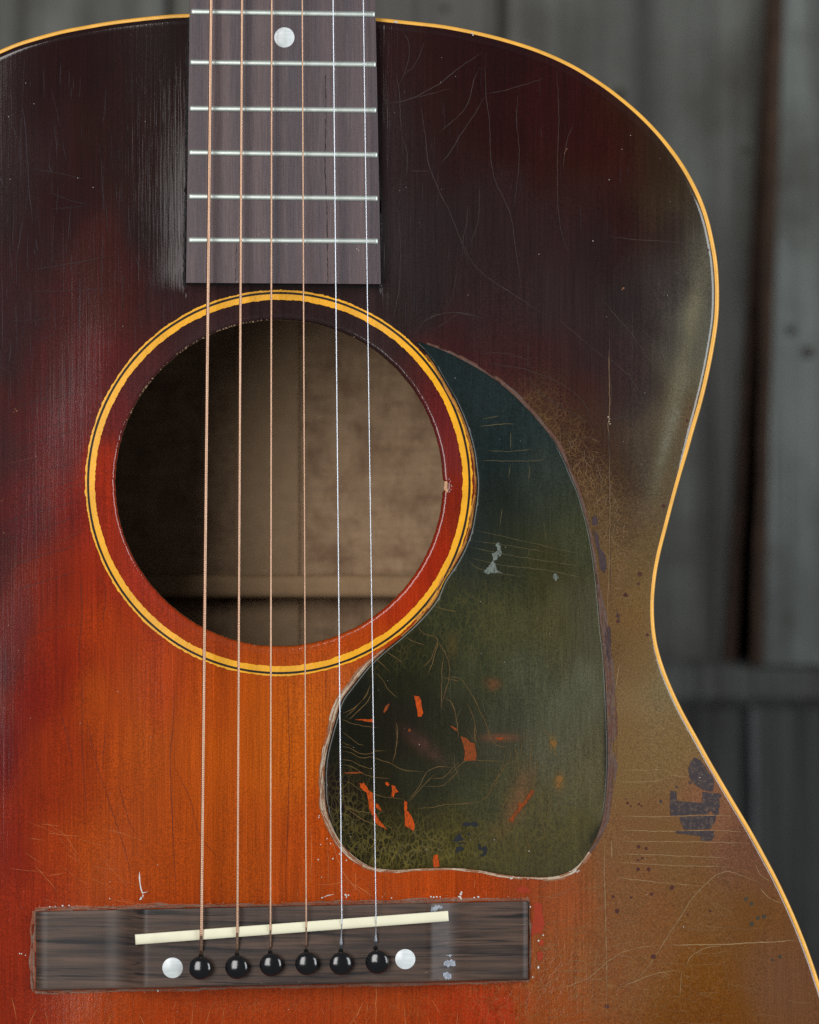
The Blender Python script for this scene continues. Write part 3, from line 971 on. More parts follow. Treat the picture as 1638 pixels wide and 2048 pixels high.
# ------------------------------------------------------------------ lacquer checks in the dark finish
m_chk = simple('crack_grey', L3(60, 50, 47), .45, var=.35, vsize=20)
zf = lambda P, w=1.0: zl(760, 60, 3.4125, P, w)
zg = lambda P, w=1.0: zl(720, 600, 1.784, P, w)
zh = lambda P, w=1.0: zl(0, 0, 1, P, w)
zi = lambda P, w=1.0: zl(1200, 450, 3.74, P, w)
ck = [zf([(715,150),(722,430),(745,620),(760,900),(790,1040),(860,1180),(900,1300),(930,1520),(955,1700),(950,1820)], 1.0), zf([(262,445),(300,660),(330,900),(400,1090),(470,1230),(560,1450),(640,1600),(750,1700),(950,1830),(1200,1990)], 1.0),
      zf([(0,510),(170,480),(270,440),(400,370),(540,260),(700,150)]), zf([(110,290),(130,420),(145,700)], 1.2), zf([(145,715),(185,850),(180,1000)]),
      zf([(680,250),(640,350),(600,500),(520,600),(400,700)]), zf([(710,460),(650,570),(560,700),(480,830),(410,920)]), zf([(210,470),(480,400)], .6),
      zf([(1205,230),(1220,600),(1210,900),(1215,1200),(1250,1430),(1330,1560)], .9), zf([(945,420),(930,620),(950,850),(920,1150),(900,1240)], .8),
      zf([(600,1180),(590,1330),(565,1440),(600,1600)], .9), zf([(680,1040),(670,1300),(610,1480)], .8), zf([(120,1200),(140,1500),(130,1750),(90,1980)], .9),
      zf([(250,2010),(400,1940),(560,1930),(720,1970)], .9), zf([(370,2048),(540,1930)], .8), zf([(460,1900),(500,1800),(530,1600)], .7),
      zf([(150,0),(200,100),(180,260),(130,380)], .8), zf([(300,80),(250,220),(160,310)], .8), zf([(1320,640),(1270,780),(1250,950)], .8), zf([(200,962),(340,962)], .7), zf([(720,440),(900,400),(1120,330)], .8),
      zi([(0,540),(120,680),(240,820),(360,1000),(480,1160),(540,1210)], 1.1), zi([(270,740),(360,830),(430,900),(480,1040)], .9), zi([(0,960),(70,1000),(240,1160),(380,1430)], .9),
      zi([(70,740),(70,1100),(85,1260),(62,1480),(75,1683)], 1.3), zi([(240,580),(240,1000),(240,1683)], .8), zi([(320,370),(430,560),(465,760),(430,880)], .8), zi([(480,180),(460,330),(420,470)], .8),
      zi([(70,90),(400,118),(800,148)], 1.0), zi([(480,268),(600,272),(640,290)], .8), zi([(60,1450),(150,1440),(240,1425)], .8),
      zg([(890,380),(885,480),(892,600),(890,720),(893,900),(895,1100)], 1.0), zg([(190,130),(240,70),(320,45),(420,60)], .8), zg([(430,190),(520,190),(600,215)], .8), zg([(410,220),(520,235),(600,250),(720,300),(800,370),(840,480)], .8),
      zg([(600,250),(620,310),(700,370),(840,450)], .8), zg([(600,140),(600,250)], .8), zg([(700,60),(780,130),(900,230)], .8), zg([(750,495),(830,490),(850,500)], .8), zg([(980,330),(1010,400)], .7)]
ribbons(ck, 'lacquer_crack', m_chk, top, h0, .45)
# left side of the dark upper bout: short vertical scratches
m_scr = simple('scratch_grey', L3(54, 46, 54), .4)
sc = []
for k in range(150):
    x = R.uniform(0, 365); y = R.uniform(110, 820)
    if math.hypot(x - HC[0], y - HC[1]) < 410:
        continue
    l = R.uniform(15, 90); w = R.uniform(.25, .6)
    a = R.gauss(1.57, .05) if R.random() < .93 else R.gauss(1.5, .25)
    sc.append(([(x, y), (x + math.cos(a) * l, y + math.sin(a) * l)], w))
for k in range(70):
    x = R.uniform(765, 900) if R.random() < .5 else R.uniform(900, 1380); y = R.uniform(130, 640)
    if ((x > 1250) and y < 300) or math.hypot(x - HC[0], y - HC[1]) < 410 or y < 90 + (x - 760) * .18:
        continue
    l = R.uniform(15, 70)
    sc.append(([(x, y), (x + R.gauss(0, 2), y + l)], R.uniform(.2, .5)))
sc += [zl(0,200,3.4125,[(150,0),(175,200),(200,600),(225,850)], .8), zl(0,200,3.4125,[(155,820),(120,1030)], .9), zl(0,200,3.4125,[(240,940),(260,1040)], .9), zl(0,200,3.4125,[(0,520),(25,590)], 1.0), zl(0,200,3.4125,[(920,1060),(965,1170)], .8),
       zl(0,200,3.4125,[(335,430),(350,500)], .8), zl(0,200,3.4125,[(15,1180),(18,1700)], .8), zl(0,200,3.4125,[(80,1650),(60,1800)], .8)]
ribbons(sc, 'finish_scratch', m_scr, top, h0, .4)
m_dk = simple('crack_dark', L3(30, 16, 18), .4)
sc = [zl(0,200,3.4125,[(200,1160),(420,1125),(600,1095),(780,1060)], 1.0), zl(0,200,3.4125,[(330,630),(470,680),(600,715)], .9), zl(0,200,3.4125,[(200,465),(400,500),(590,545)], .8), zl(0,200,3.4125,[(350,745),(600,720)], .8),
      zl(0,200,3.4125,[(180,1310),(440,1300),(740,1290)], .8), zl(0,200,3.4125,[(40,1510),(250,1500),(370,1490)], .8), zl(0,200,3.4125,[(240,1650),(400,1590)], .7), zl(0,200,3.4125,[(150,1170),(40,1290)], .8)]
for k, y in enumerate((790, 845, 870, 930, 960, 1010, 1040, 1100, 1150)):   # long faint checks curving round the hole
    sc.append(([(0 + R.uniform(0, 30), y + 40), (60, y + 20 + R.uniform(-6, 6)), (160, y - 8 + R.uniform(-6, 6))], .7))
ribbons(sc, 'dark_crack', m_dk, top, h0, .4)
m_dk2 = simple('crack_umber', L3(96, 34, 10), .45)
sc = [zl(0,1300,1.9976,[(240,240),(270,350),(290,470)], 1.0), zl(0,1300,1.9976,[(340,240),(380,430),(440,620),(500,800),(530,940)], 1.0), zl(0,1300,1.9976,[(690,60),(695,250),(680,440),(690,700),(705,1000)], 1.1),
      zl(0,1300,1.9976,[(700,470),(760,600),(800,740),(900,860)], .8), zl(0,1300,1.9976,[(1150,100),(1155,500),(1140,980)], .8), zl(0,1300,1.9976,[(470,520),(520,700),(560,740)], .8), zl(0,1300,1.9976,[(420,300),(410,480)], .8),
      zl(0,1300,1.9976,[(1305,20),(1300,240)], .7), ([(165, 1330), (165, 1500), (175, 1640)], .8), zl(0,750,3.4125,[(550,1350),(560,1650),(540,1900),(580,2040)], .9), zl(0,750,3.4125,[(240,1760),(380,1720),(560,1700)], .7),
      zl(0,750,3.4125,[(640,1350),(720,1460),(700,1700)], .8), zl(0,750,3.4125,[(340,860),(460,770),(590,740)], .8), zl(0,750,3.4125,[(0,620),(200,570),(420,520),(590,500)], .7), zl(0,750,3.4125,[(380,1150),(480,1100),(600,1040)], .8)]
ribbons(sc, 'amber_crack', m_dk2, top, h0, .4)
m_lt = simple('crack_light', L3(196, 118, 66), .5)
sc = []
for k in range(60):
    x = R.uniform(20, 1040); y = R.choice([R.uniform(1992, 2048), R.uniform(1992, 2060), R.uniform(1745, 1795)])
    if y < 1900 and x < 560:
        continue
    l = R.uniform(15, 50); a = R.gauss(1.57, .3)
    if y < 1900: l *= .5
    sc.append(([(x, y), (x + math.cos(a) * l * .5 + R.uniform(-2, 2), y + math.sin(a) * l * .5), (x + math.cos(a) * l, y + math.sin(a) * l)], R.uniform(.4, .8)))
for k in range(26):
    x = R.uniform(0, 260); y = R.uniform(1640, 1800); l = R.uniform(30, 90); a = R.gauss(.45, .25)
    sc.append(([(x, y), (x + math.cos(a) * l, min(1812, y + math.sin(a) * l))], R.uniform(.25, .5)))
sc += [zl(620,1450,5.46,[(330,1540),(400,1670),(520,1800),(580,1850)], .8), zl(620,1450,5.46,[(60,1740),(250,1740),(400,1690)], .7), zl(620,1450,5.46,[(430,1710),(560,1790),(690,1870)], .9), zl(620,1450,5.46,[(490,1600),(500,1740),(470,1850)], .8),
       zl(620,1450,5.46,[(250,1280),(300,1460),(360,1600)], .8), zl(620,1450,5.46,[(10,1100),(15,1400),(10,1700)], .7), zl(620,1450,5.46,[(190,1250),(200,1500),(195,1740)], .7), ([(752, 1968), (752, 2048)], .9)]
ribbons(sc, 'pale_crack', m_lt, top, h0, .45)
# tan scratches in the worn lower bout
m_tan = simple('scratch_tan', L3(148, 122, 86), .6)
m_tan2 = simple('scratch_tan_dull', L3(128, 100, 68), .6)
zk = lambda P, w=1.0: zl(1100, 1300, 2.738, P, w)
sc = [zk([(370,910),(600,912),(840,905),(1030,910)], 1.0), zk([(370,985),(600,992),(900,988),(1080,998)], 1.0), zk([(370,1048),(700,1050),(900,1052),(1100,1060)], .9), zk([(350,1115),(650,1125),(1000,1140)], .9), zk([(340,1160),(700,1180),(1000,1190)], .8),
      zk([(330,1240),(500,1262),(700,1282),(830,1290)], .9), zk([(380,660),(650,655)], .7), zk([(390,725),(560,720),(640,700)], .9), zk([(660,685),(760,700)], .8), zk([(640,1615),(900,1612),(1200,1600),(1365,1590)], 1.5),
      zk([(440,1850),(560,1700),(700,1480),(820,1310),(950,1215),(1060,1240),(1180,1290)], .9), zk([(740,1740),(780,1670),(860,1630),(960,1615)], .9), zk([(0,1870),(200,1800),(350,1680),(480,1630),(620,1615)], .8), zk([(720,1760),(640,1760),(520,1790),(360,1860)], .8),
      zk([(1120,1160),(1150,1230),(1210,1270)], .8), zk([(1150,1300),(1200,1360),(1275,1390)], .9), zk([(720,1760),(710,1900)], .7), zk([(300,1000),(298,1200),(305,1500),(312,1900)], .9), zk([(335,1040),(338,1140)], 1.6), zk([(325,1190),(335,1160)], 2.4),
      zk([(400,490),(402,515)], 1.6), zk([(385,340),(390,355)], 1.4), zk([(360,210),(375,100),(385,70)], 1.0), zk([(1110,300),(1110,310)], 1)]
ribbons([p for p in sc if pip(np.array(p[0])[:, 0], np.array(p[0])[:, 1], INNER).all()], 'worn_scratch', m_tan, top, h0, .45)
sc = []
for k in range(190):
    x = R.uniform(1225, 1600); y = R.uniform(1150, 2060)
    l = R.uniform(15, 80); a = R.choice([R.gauss(0.03, .06), R.gauss(.05, .1), R.uniform(0, 3.1)])
    x2, y2 = x + math.cos(a) * l, y + math.sin(a) * l
    P = np.array([(x, y), ((x + x2) / 2 + R.uniform(-3, 3), (y + y2) / 2 + R.uniform(-3, 3)), (x2, y2)])
    if pip(P[:, 0], P[:, 1], INNER - ON * 6).all():
        sc.append((P, R.uniform(.25, .55)))
for k in range(90):
    x = R.uniform(1060, 1250); y = R.uniform(1770, 2060); l = R.uniform(15, 60); a = R.gauss(-.25, .25)
    sc.append(([(x, y), (x + math.cos(a) * l, y + math.sin(a) * l)], R.uniform(.3, .6)))
for k in range(170):      # crazing beside the pickguard
    t_ = R.random(); x = 1110 + 105 * t_ ** .8 + R.uniform(4, 55); y = 870 + 330 * t_ + R.uniform(-30, 30)
    l = R.uniform(8, 28); a = R.uniform(0, 3.14)
    P = np.array([(x, y), (x + math.cos(a) * l * .5 + R.uniform(-3, 3), y + math.sin(a) * l * .5 + R.uniform(-3, 3)), (x + math.cos(a + R.uniform(-.6, .6)) * l, y + math.sin(a) * l)])
    if not pip(P[:, 0], P[:, 1], PGC + PGN * 6).any():
        sc.append((P, R.uniform(.4, .8)))
ribbons(sc, 'fine_worn_scratch', m_tan2, top, h0, .4)

ribbons([([(1219, 900), (1220, 1010), (1219, 1100), (1216, 1200), (1214, 1320)], 1.0), ([(1213, 1330), (1210, 1480), (1209, 1640)], 1.0),
         ([(1208, 1700), (1209, 1800), (1211, 1850), (1213, 1960), (1212, 2060)], .9), ([(1217, 700), (1219, 820), (1216, 850), (1219, 880)], 1.1)], 'worn_crack', m_tan2, top, h0, .5)
# dust and tiny chips over the whole instrument
def specks(n, area, name, mat, hfun, parent, rmin=.5, rmax=1.3, excl=None):
    V, F = [], []
    for k in range(n):
        x = R.uniform(area[0], area[2]); y = R.uniform(area[1], area[3])
        if excl and excl(x, y):
            continue
        r = R.uniform(rmin, rmax) * (1.6 if R.random() < .06 else 1)
        b = len(V); m = 6; a0 = R.random() * 6
        for q in range(m):
            rr = r * R.uniform(.6, 1.2)
            V.append((x + math.cos(a0 + q * 6.283 / m) * rr, y + math.sin(a0 + q * 6.283 / m) * rr))
        F.append(list(range(b, b + m)))
    V = np.array(V)
    co = np.stack([(V[:, 0] - CX) * S, -(hfun(V[:, 0], V[:, 1]) + .7) * S, ZC + (CY - V[:, 1]) * S], -1)
    return link(name, mesh_np(name, co, F, False), mat, parent, 'stuff')


m_dust = simple('dust', L3(190, 184, 176), .8)


def off_top(x, y):
    if not pip(np.array([x]), np.array([y]), INNER - ON * 4)[0]:
        return True
    if math.hypot(x - HC[0], y - HC[1]) < 335:
        return True
    if 366 < x < 768 and y < 575:
        return True
    if 60 < x < 1065 and 1795 < y < 1985:
        return True
    return bool(pip(np.array([x]), np.array([y]), PGC)[0])


specks(150, (0, 60, 1638, 2048), 'dust', m_dust, h0, top, .35, .9, off_top)
specks(60, (650, 690, 1215, 1750), 'dust', m_dust, hp, pick, .3, .9, lambda x, y: not pip(np.array([x]), np.array([y]), PGC)[0])
# dark spots on the worn side
m_spot = simple('dark_spot', L3(72, 38, 34), .5, var=.2, vsize=6)
m_spot2 = simple('grey_spot', L3(64, 58, 44), .5)
spots = [(1278,1608,2.8),(1283,1612,2.4),(1255,1606,3),(1262,1612,2),(1251,1598,1.5),(1277,1693,4),(1292,1697,3.3),(1276,1720,2.5),(1285,1716,2.8),(1276,1738,4.2),(1297,1738,4.2),(1344,1775,4.5),
         (1226,1793,3.5),(1303,1788,3.6),(1262,1795,3),(1234,1822,4.6),(1307,1913,5),(1420,1822,2.6),(1375,1829,2),(1214,2012,5),(1252,1190,3.4),(1280,1148,4.2),(1277,1168,3),(1250,1190,4.2),(1236,1232,4),(1236,1243,4),(1327,1012,3.6),(1295,1270,3),(1380,815,2),(1374,842,3),(1417,500,2)]
V = []
for x, y, r in spots:
    m = 9
    V.append([(x + math.cos(q * 6.283 / m) * r * R.uniform(.7, 1.2), y + math.sin(q * 6.283 / m) * r * R.uniform(.7, 1.2)) for q in range(m)])
for P in V:
    patch('dark_spot', [P], m_spot, top, h0, .5, .2)
for x, y, r in [(1528,1833,4.6),(1516,1836,4),(1503,1848,5),(1492,1798,4),(1503,1807,4),(1560,1914,3.6),(1545,1920,3)]:
    patch('grey_spot', [[(x + math.cos(q * .7) * r * R.uniform(.8, 1.2), y + math.sin(q * .7) * r * R.uniform(.8, 1.2)) for q in range(9)]], m_spot2, top, h0, .5, .2)
# long dark scars beside the guard
m_scar = simple('dark_scar', L3(62, 48, 50), .5, var=.3, vsize=8)
for P in [zpoly(820,660,3.9,[(1415,1480),(1440,1440),(1465,1480),(1460,1520),(1430,1530)]), zpoly(820,660,3.9,[(1430,1560),(1470,1600),(1480,1700),(1520,1750),(1535,1850),(1515,1900),(1480,1860),(1470,1750),(1440,1640)]),
          zpoly(720,600,1.784,[(915,1100),(925,1130),(925,1145),(918,1130)]), zpoly(720,600,1.784,[(880,1160),(893,1170),(897,1260),(890,1330),(876,1290),(872,1200)])]:
    patch('dark_scar', [P], m_scar, top, h0, .6, .8)

# sticker residue on the lower bout
m_stk = NT('dark_transfer_mark')
c = m_stk.co()
sb_ = m_stk.noise(c, U / 8, 5, .8)
m_stk.set(Base_Color=m_stk.mix(m_stk.ramp(sb_, (0.50, 0), (0.64, .75)), L3(46, 36, 41), L3(104, 84, 64)), Roughness=.45)
zs = lambda P: zpoly(1300, 1480, 8.19, P)
for P in [[(720,285),(800,310),(880,400),(950,520),(1030,600),(1050,700),(1040,800),(1020,850),(920,835),(800,780),(700,690),(645,600),(630,480),(660,370)],
          [(335,835),(430,838),(445,1000),(855,1030),(860,850),(1160,880),(1165,930),(1130,960),(1150,1080),(1125,1120),(1130,1225),(1050,1225),(995,1150),(950,1215),(340,1245),(325,1100)],
          [(475,1258),(1085,1235),(1070,1330),(980,1460),(560,1470),(510,1370)], [(425,1490),(1045,1485),(1050,1580),(1010,1650),(840,1650),(825,1575),(430,1530)],
          [(420,750),(465,770),(450,795),(420,785)], [(150,985),(198,980),(200,1035),(155,1030)], [(640,670),(680,665),(690,710),(640,730)]]:
    patch('transfer_mark', [zs(P)], m_stk.m, top, h0, .5, .25)

# ------------------------------------------------------------------ ragged lacquer and glue edges


def crust(path, widths, name, mats, parent, hfun, strands=5, side=1, lift=.5, jag=1.0, closed=False, step=4.0, hgt=1.2):
    """Ragged ridge of lacquer/glue residue alongside a path: overlapping raised strands."""
    P = catmull(path, closed, step)
    N = normals2(P, closed) * side
    n = len(P)
    wv = np.interp(np.linspace(0, 1, n), np.linspace(0, 1, len(widths)), widths)
    for mi, m in enumerate(mats):
        V, F = [], []
        for s in range(strands):
            pos = R.random(); a = 0
            off = (s + .5) / strands
            jn = (smooth_noise(np.arange(n) * step, np.zeros(n), 46, s * 3 + mi * 17) - .5) * 1.3 + .35 * (smooth_noise(np.arange(n) * step, np.zeros(n), 11, s * 3 + mi * 19) - .5)
            jf = RNG.random(n) - .5
            ctr = wv * np.clip(off + jn * .5, 0.03, 1.15) + jf * jag * .45
            hw = np.clip(wv / strands * (.25 + 1.1 * (smooth_noise(np.arange(n) * step, np.zeros(n), 22, s * 5 + mi * 7 + 90))) - .12 * wv / strands, 0.15, None)
            hw = hw * np.where(smooth_noise(np.arange(n) * step, np.zeros(n), 30, s + mi * 31 + 200) > .3, 1, .12)
            b = len(V)
            for q in range(n):
                for o, hz in ((-1, 0), (0, hgt), (1, 0)):
                    V.append((P[q, 0] + N[q, 0] * (ctr[q] + hw[q] * o), P[q, 1] + N[q, 1] * (ctr[q] + hw[q] * o), hz * .6 * (0.7 + .5 * RNG.random())))
            for q in range(n - 1):
                k0 = b + 3 * q
                F += [(k0, k0 + 1, k0 + 4, k0 + 3), (k0 + 1, k0 + 2, k0 + 5, k0 + 4)]
        V = np.array(V)
        co = np.stack([(V[:, 0] - CX) * S, -(hfun(V[:, 0], V[:, 1]) + lift + V[:, 2]) * S, ZC + (CY - V[:, 1]) * S], -1)
        link(name, mesh_np(name, co, np.array(F)), m, parent, 'stuff')


m_cr1 = simple('crust_pale', L3(186, 168, 146), .5, var=.3, vsize=6)
m_cr2 = simple('crust_tan', L3(142, 98, 70), .5, var=.3, vsize=6)
m_cr3 = simple('crust_brown', L3(92, 62, 50), .45, var=.3, vsize=8)
m_cr4 = simple('crust_umber', L3(94, 76, 68), .4, var=.35, vsize=8)
m_wht = simple('glue_white', L3(214, 214, 208), .6, var=.15, vsize=6)
pgl = PGP
gi_ = lambda a, b: [pgl[k % len(pgl)] for k in range(a, b)]
# left and bottom edge of the guard (indices 31..48)
side_l = 1


def outward(path, ref=(950, 1350)):
    P = np.array(path, float); N = normals2(P, False)
    return 1 if np.mean(np.sum(N * (P - np.array(ref)), 1)) > 0 else -1


seg = gi_(34, 49)
crust(seg, [3, 5, 6, 8, 9, 9, 10, 10, 9, 10, 12, 12, 10, 7, 3], 'lacquer_edge', [m_cr2, m_cr1], top, h0, 4, outward(seg), .4, .8)
seg = gi_(27, 36)
crust(seg, [7, 8, 6, 5, 4, 4, 4, 4, 3], 'lacquer_edge', [m_cr1, m_cr2], top, h0, 2, outward(seg), .5, .8)
seg = gi_(18, 28)
crust(seg, [4, 8, 14, 17, 17, 16, 17, 16, 12, 6], 'lacquer_edge', [m_cr4, m_cr3], top, h0, 5, outward(seg), .3, 1.0, hgt=.8)
seg = gi_(1, 19)
crust(seg, [3, 5, 5, 5, 6, 6, 6, 5, 6, 7, 6, 5, 4, 4, 4, 4, 4], 'lacquer_edge', [m_cr4, m_cr3], top, h0, 2, outward(seg), .4, .9, hgt=1.0)
seg = gi_(49, 66)
crust(seg, [5, 7, 8, 7, 6, 6, 5, 5, 5, 5, 4, 4, 4, 5, 5, 4, 3], 'lacquer_edge', [simple('crust_ochre', L3(176, 118, 52), .5, var=.3, vsize=5)], top, h0, 3, outward(seg, (1000, 1000)), .9, .8, hgt=.8)
# white crumbs
def crumbs(pts_, name, parent, hfun, rr=(1.2, 2.6), mat=m_wht):
    V, F = [], []
    for x, y in pts_:
        r = R.uniform(*rr); b = len(V); m = 7
        for lv, (k, hz) in enumerate(((1.0, 0), (.75, r * .7), (0.0, r * 1.0))):
            for q in range(m if k > 0 else 1):
                a = q * 6.283 / m
                j = R.uniform(.7, 1.25)
                V.append((x + math.cos(a) * r * k * j, y + math.sin(a) * r * k * j, hz))
        for q in range(m):
            w = (q + 1) % m
            F += [(b + q, b + w, b + m + w, b + m + q), (b + m + q, b + m + w, b + 2 * m)]
    V = np.array(V)
    co = np.stack([(V[:, 0] - CX) * S, -(hfun(V[:, 0], V[:, 1]) + .2 + V[:, 2]) * S, ZC + (CY - V[:, 1]) * S], -1)
    return link(name, mesh_np(name, co, F), mat, parent, 'stuff')


cr = [(620 + a / 5.46, 1450 + b / 5.46) for a, b in [(100,990),(95,1010),(185,1240),(225,1295),(115,1305),(318,1410),(325,1405),(400,1475),(395,1480),(90,1470),(250,1460),(128,1662)]]
cr += [(900 + a / 4.68, 1450 + b / 4.68) for a, b in [(1010,1390),(1030,1385),(1045,1380),(1120,1370),(1145,1350),(1160,1370),(1175,1360),(1150,1385),(1190,1375),(1205,1365),(1130,1390),(570,1440),(580,1435),(730,1440),(800,1420),(880,1412),(640,1430)]]
crumbs(cr, 'glue_crumb', top, h0, (.9, 2.0))

lower_edge = [p for p in RIGHT if p[1] > 1290 and p[1] < 2120]
LE = catmull(lower_edge, False, 12); LN = normals2(LE, False)
if np.mean(LN[:, 0]) > 0:
    LN = -LN
LE = LE + LN * (BW + .8)
crust([tuple(p) for p in LE[::3]], [2.2, 3, 3.2, 3.6, 3.2, 4.2, 4.4, 4.2, 3.6, 3.4, 3.0], 'edge_lacquer', [simple('crust_edge', L3(176, 170, 160), .45, var=.35, vsize=5)], top, h0, 3, 1 if np.mean(normals2(LE[::3], False)[:, 0]) < 0 else -1, -3.0, 1.6, step=3.0, hgt=.5)
# ------------------------------------------------------------------ soundhole: chipped wood on the rim
m_chip = simple('raw_wood_chip', L3(196, 150, 116), .7, var=.2, vsize=6)
cp = [(840 + a / 12.8, 920 + b / 12.8) for a, b in [(628, 545), (690, 540), (705, 600), (700, 700), (720, 800), (700, 835), (660, 830), (640, 780), (612, 750), (625, 650)]]
patch('wood_chip', [cp], m_chip, top, h0, 1.0, .3)
crumbs([(840 + a / 12.8, 920 + b / 12.8) for a, b in [(745, 490), (775, 545), (800, 655), (815, 680), (790, 760), (760, 800), (745, 820)]], 'lacquer_flake', top, h0, (.7, 1.5), simple('flake', L3(176, 150, 150), .3))
rimw = []
for k in range(150):
    a = R.choice([R.uniform(-2.75, -1.8), R.uniform(-2.0, -1.62), R.uniform(-1.4, -.9), R.uniform(1.2, 1.9), R.gauss(-2.15, .05), R.gauss(-2.5, .04)])
    if a > -1.6 and R.random() < .7:
        continue
    r = HR + R.uniform(.2, 4.5)
    rimw.append((HC[0] + math.cos(a) * r, HC[1] + math.sin(a) * r * HY))
crumbs(rimw, 'rim_chip', top, lambda x, y: h0(x, y) - 4.5, (.8, 1.9), simple('rim_wood', L3(148, 124, 98), .8, var=.4, vsize=4))

crumbs([(944, 66), (946, 70), (789, 43), (793, 44)], 'binding_nick', top, lambda x, y: h0(x, y) - 3.0, (1.6, 2.8))
crumbs([(30, 818), (33, 822), (27, 824), (6, 998), (3, 1002), (7, 1066), (1131, 302), (1129, 307), (1133, 298), (1247, 576), (1244, 579)], 'finish_nick', top, h0, (1.0, 2.2), m_cr2)
crumbs([(1219, 838), (1218, 843), (1220, 848), (1217, 834)], 'glue_crumb', top, h0, (1.2, 2.4), m_cr1)
# ------------------------------------------------------------------ fretboard
FH = 36.0
m_fb = NT('dark_rosewood_board')
c = m_fb.co()
fg = m_fb.noise(m_fb.co(U / 2.2, U / 50, U / 70), 1, 4, .62)
fw = m_fb.noise(m_fb.co(U / 48, U / 300, U / 1400), 1, 3, .6)
fbc = m_fb.mix(m_fb.ramp(fw, (0.36, 0), (0.62, 1)), L3(64, 54, 60), L3(90, 72, 73))
fbc = m_fb.mix(1.0, fbc, m_fb.ramp(fg, (0.3, .68), (0.68, 1.28)), 'MULTIPLY')
fbc = m_fb.mix(m_fb.ramp(m_fb.noise(c, U / 2.5, 2, .5), (0.70, 0), (0.80, .25)), fbc, L3(140, 124, 120))
m_fb.set(Base_Color=fbc, Roughness=.55, Normal=m_fb.bump(fg, .9 * S))


def fb_poly(y0, y1, round_=True):
    P = [(FB_L(y0), y0), (FB_R(y0), y0)]
    if round_:
        x1 = FB_R(y1)
        P += [(x1, y1 - 1), (x1 - 1.5, y1 + 2), (x1 - 5, y1 + 3.5)]
        x0 = FB_L(y1)
        P += [(x0 + 7, y1 - 0.5), (x0 + 3, y1 - 2), (x0, y1 - 6)]
    return P


fb_P = np.array(fb_poly(-900, 566.5))
# gently cambered top: strips across the width
nx, ny = 40, 60
ys = np.concatenate([np.linspace(-900, 0, 16)[:-1], np.linspace(0, 568, ny)])
def cam_h(x, y):
    cx_ = (FB_L(y) + FB_R(y)) / 2; hwid = (FB_R(y) - FB_L(y)) / 2
    return FH - 4.5 * ((x - cx_) / hwid) ** 2


V, Fq = [], []
for yy in ys:
    for q in range(nx + 1):
        u = q / nx
        x = FB_L(yy) + (FB_R(yy) - FB_L(yy)) * u
        e = min(u, 1 - u) * (FB_R(yy) - FB_L(yy))
        y2 = yy
        hdrop = 0.0
        if yy > 560:
            y2 = yy - (8 - yy + 560) * 0 - 2.5 * (1 - u)
        V.append((x, y2, cam_h(x, yy) - (1.6 if e < .5 else 0)))
k = nx + 1
for a in range(len(ys) - 1):
    for q in range(nx):
        Fq.append((a * k + q, a * k + q + 1, (a + 1) * k + q + 1, (a + 1) * k + q))
# walls
nb_ = len(V)
edge_idx = [a * k for a in range(len(ys))] + [(len(ys) - 1) * k + q for q in range(1, nx + 1)] + [a * k + nx for a in range(len(ys) - 2, -1, -1)]
Vn = V[:]
for e_ in edge_idx:
    x, y, h = V[e_]
    Vn.append((x, y, 0.5))
for q in range(len(edge_idx) - 1):
    Fq.append((edge_idx[q], nb_ + q, nb_ + q + 1, edge_idx[q + 1]))
Va = np.array(Vn)
co = W(Va[:, 0], Va[:, 1], Va[:, 2] + 0)
me = mesh_np('fretboard', co, Fq)
fret_b = link('fretboard', me, m_fb.m, guitar)
fret_b.data.polygons.foreach_set('use_smooth', np.zeros(len(me.polygons), bool))
# crack along the board and small dark seam at its sides
m_gap = simple('dark_seam', L3(14, 10, 12), .6)
crk = [([(651, 150), (652, 240), (650, 330), (654, 420), (655, 480), (656, 566)], 1.5), ([(473, 490), (472, 540), (471, 562)], .9), ([(604, 0), (603, 40)], .5)]


def ribbon_c(paths, name, mat, parent, hfun, lift):
    V, F = [], []
    for P, w in paths:
        P = catmull([np.array(p, float) for p in P], False, 5.0)
        n = len(P); N = normals2(P, False)
        P = P + N * (RNG.random(n)[:, None] - .5) * 1.4
        b = len(V)
        for q in range(n):
            ww = w * .5 * R.uniform(.2, 1.3)
            for s in (-1, 1):
                V.append((P[q, 0] + N[q, 0] * ww * s, P[q, 1] + N[q, 1] * ww * s))
        for q in range(n - 1):
            F.append((b + 2 * q, b + 2 * q + 1, b + 2 * q + 3, b + 2 * q + 2))
    V = np.array(V)
    return link(name, mesh_np(name, W(V[:, 0], V[:, 1], hfun(V[:, 0], V[:, 1]) + lift), np.array(F)), mat, parent)


ribbon_c(crk[:1], 'board_crack', m_gap, fret_b, cam_h, .3)
ribbon_c(crk[1:2], 'board_crack', m_gap, fret_b, cam_h, .3)
ribbon_c([([(FB_L(560) - 4.5, 572), (FB_L(440) - 3.5, 440), (FB_L(300) - 3, 300), (FB_L(130) - 2.5, 130), (FB_L(30) - 2, 34)], 5.0),
          ([(FB_L(560) - 3, 569), (470, 569.5), (600, 572), (FB_R(560) + 2, 574)], 4.0), ([(FB_R(560) + 3, 573), (FB_R(300) + 2, 300), (FB_R(60) + 2, 60)], 3.0)],
         'board_seam', m_gap, guitar, lambda x, y: h0(np.minimum(np.maximum(x, 360), 790), y) , 3.4)

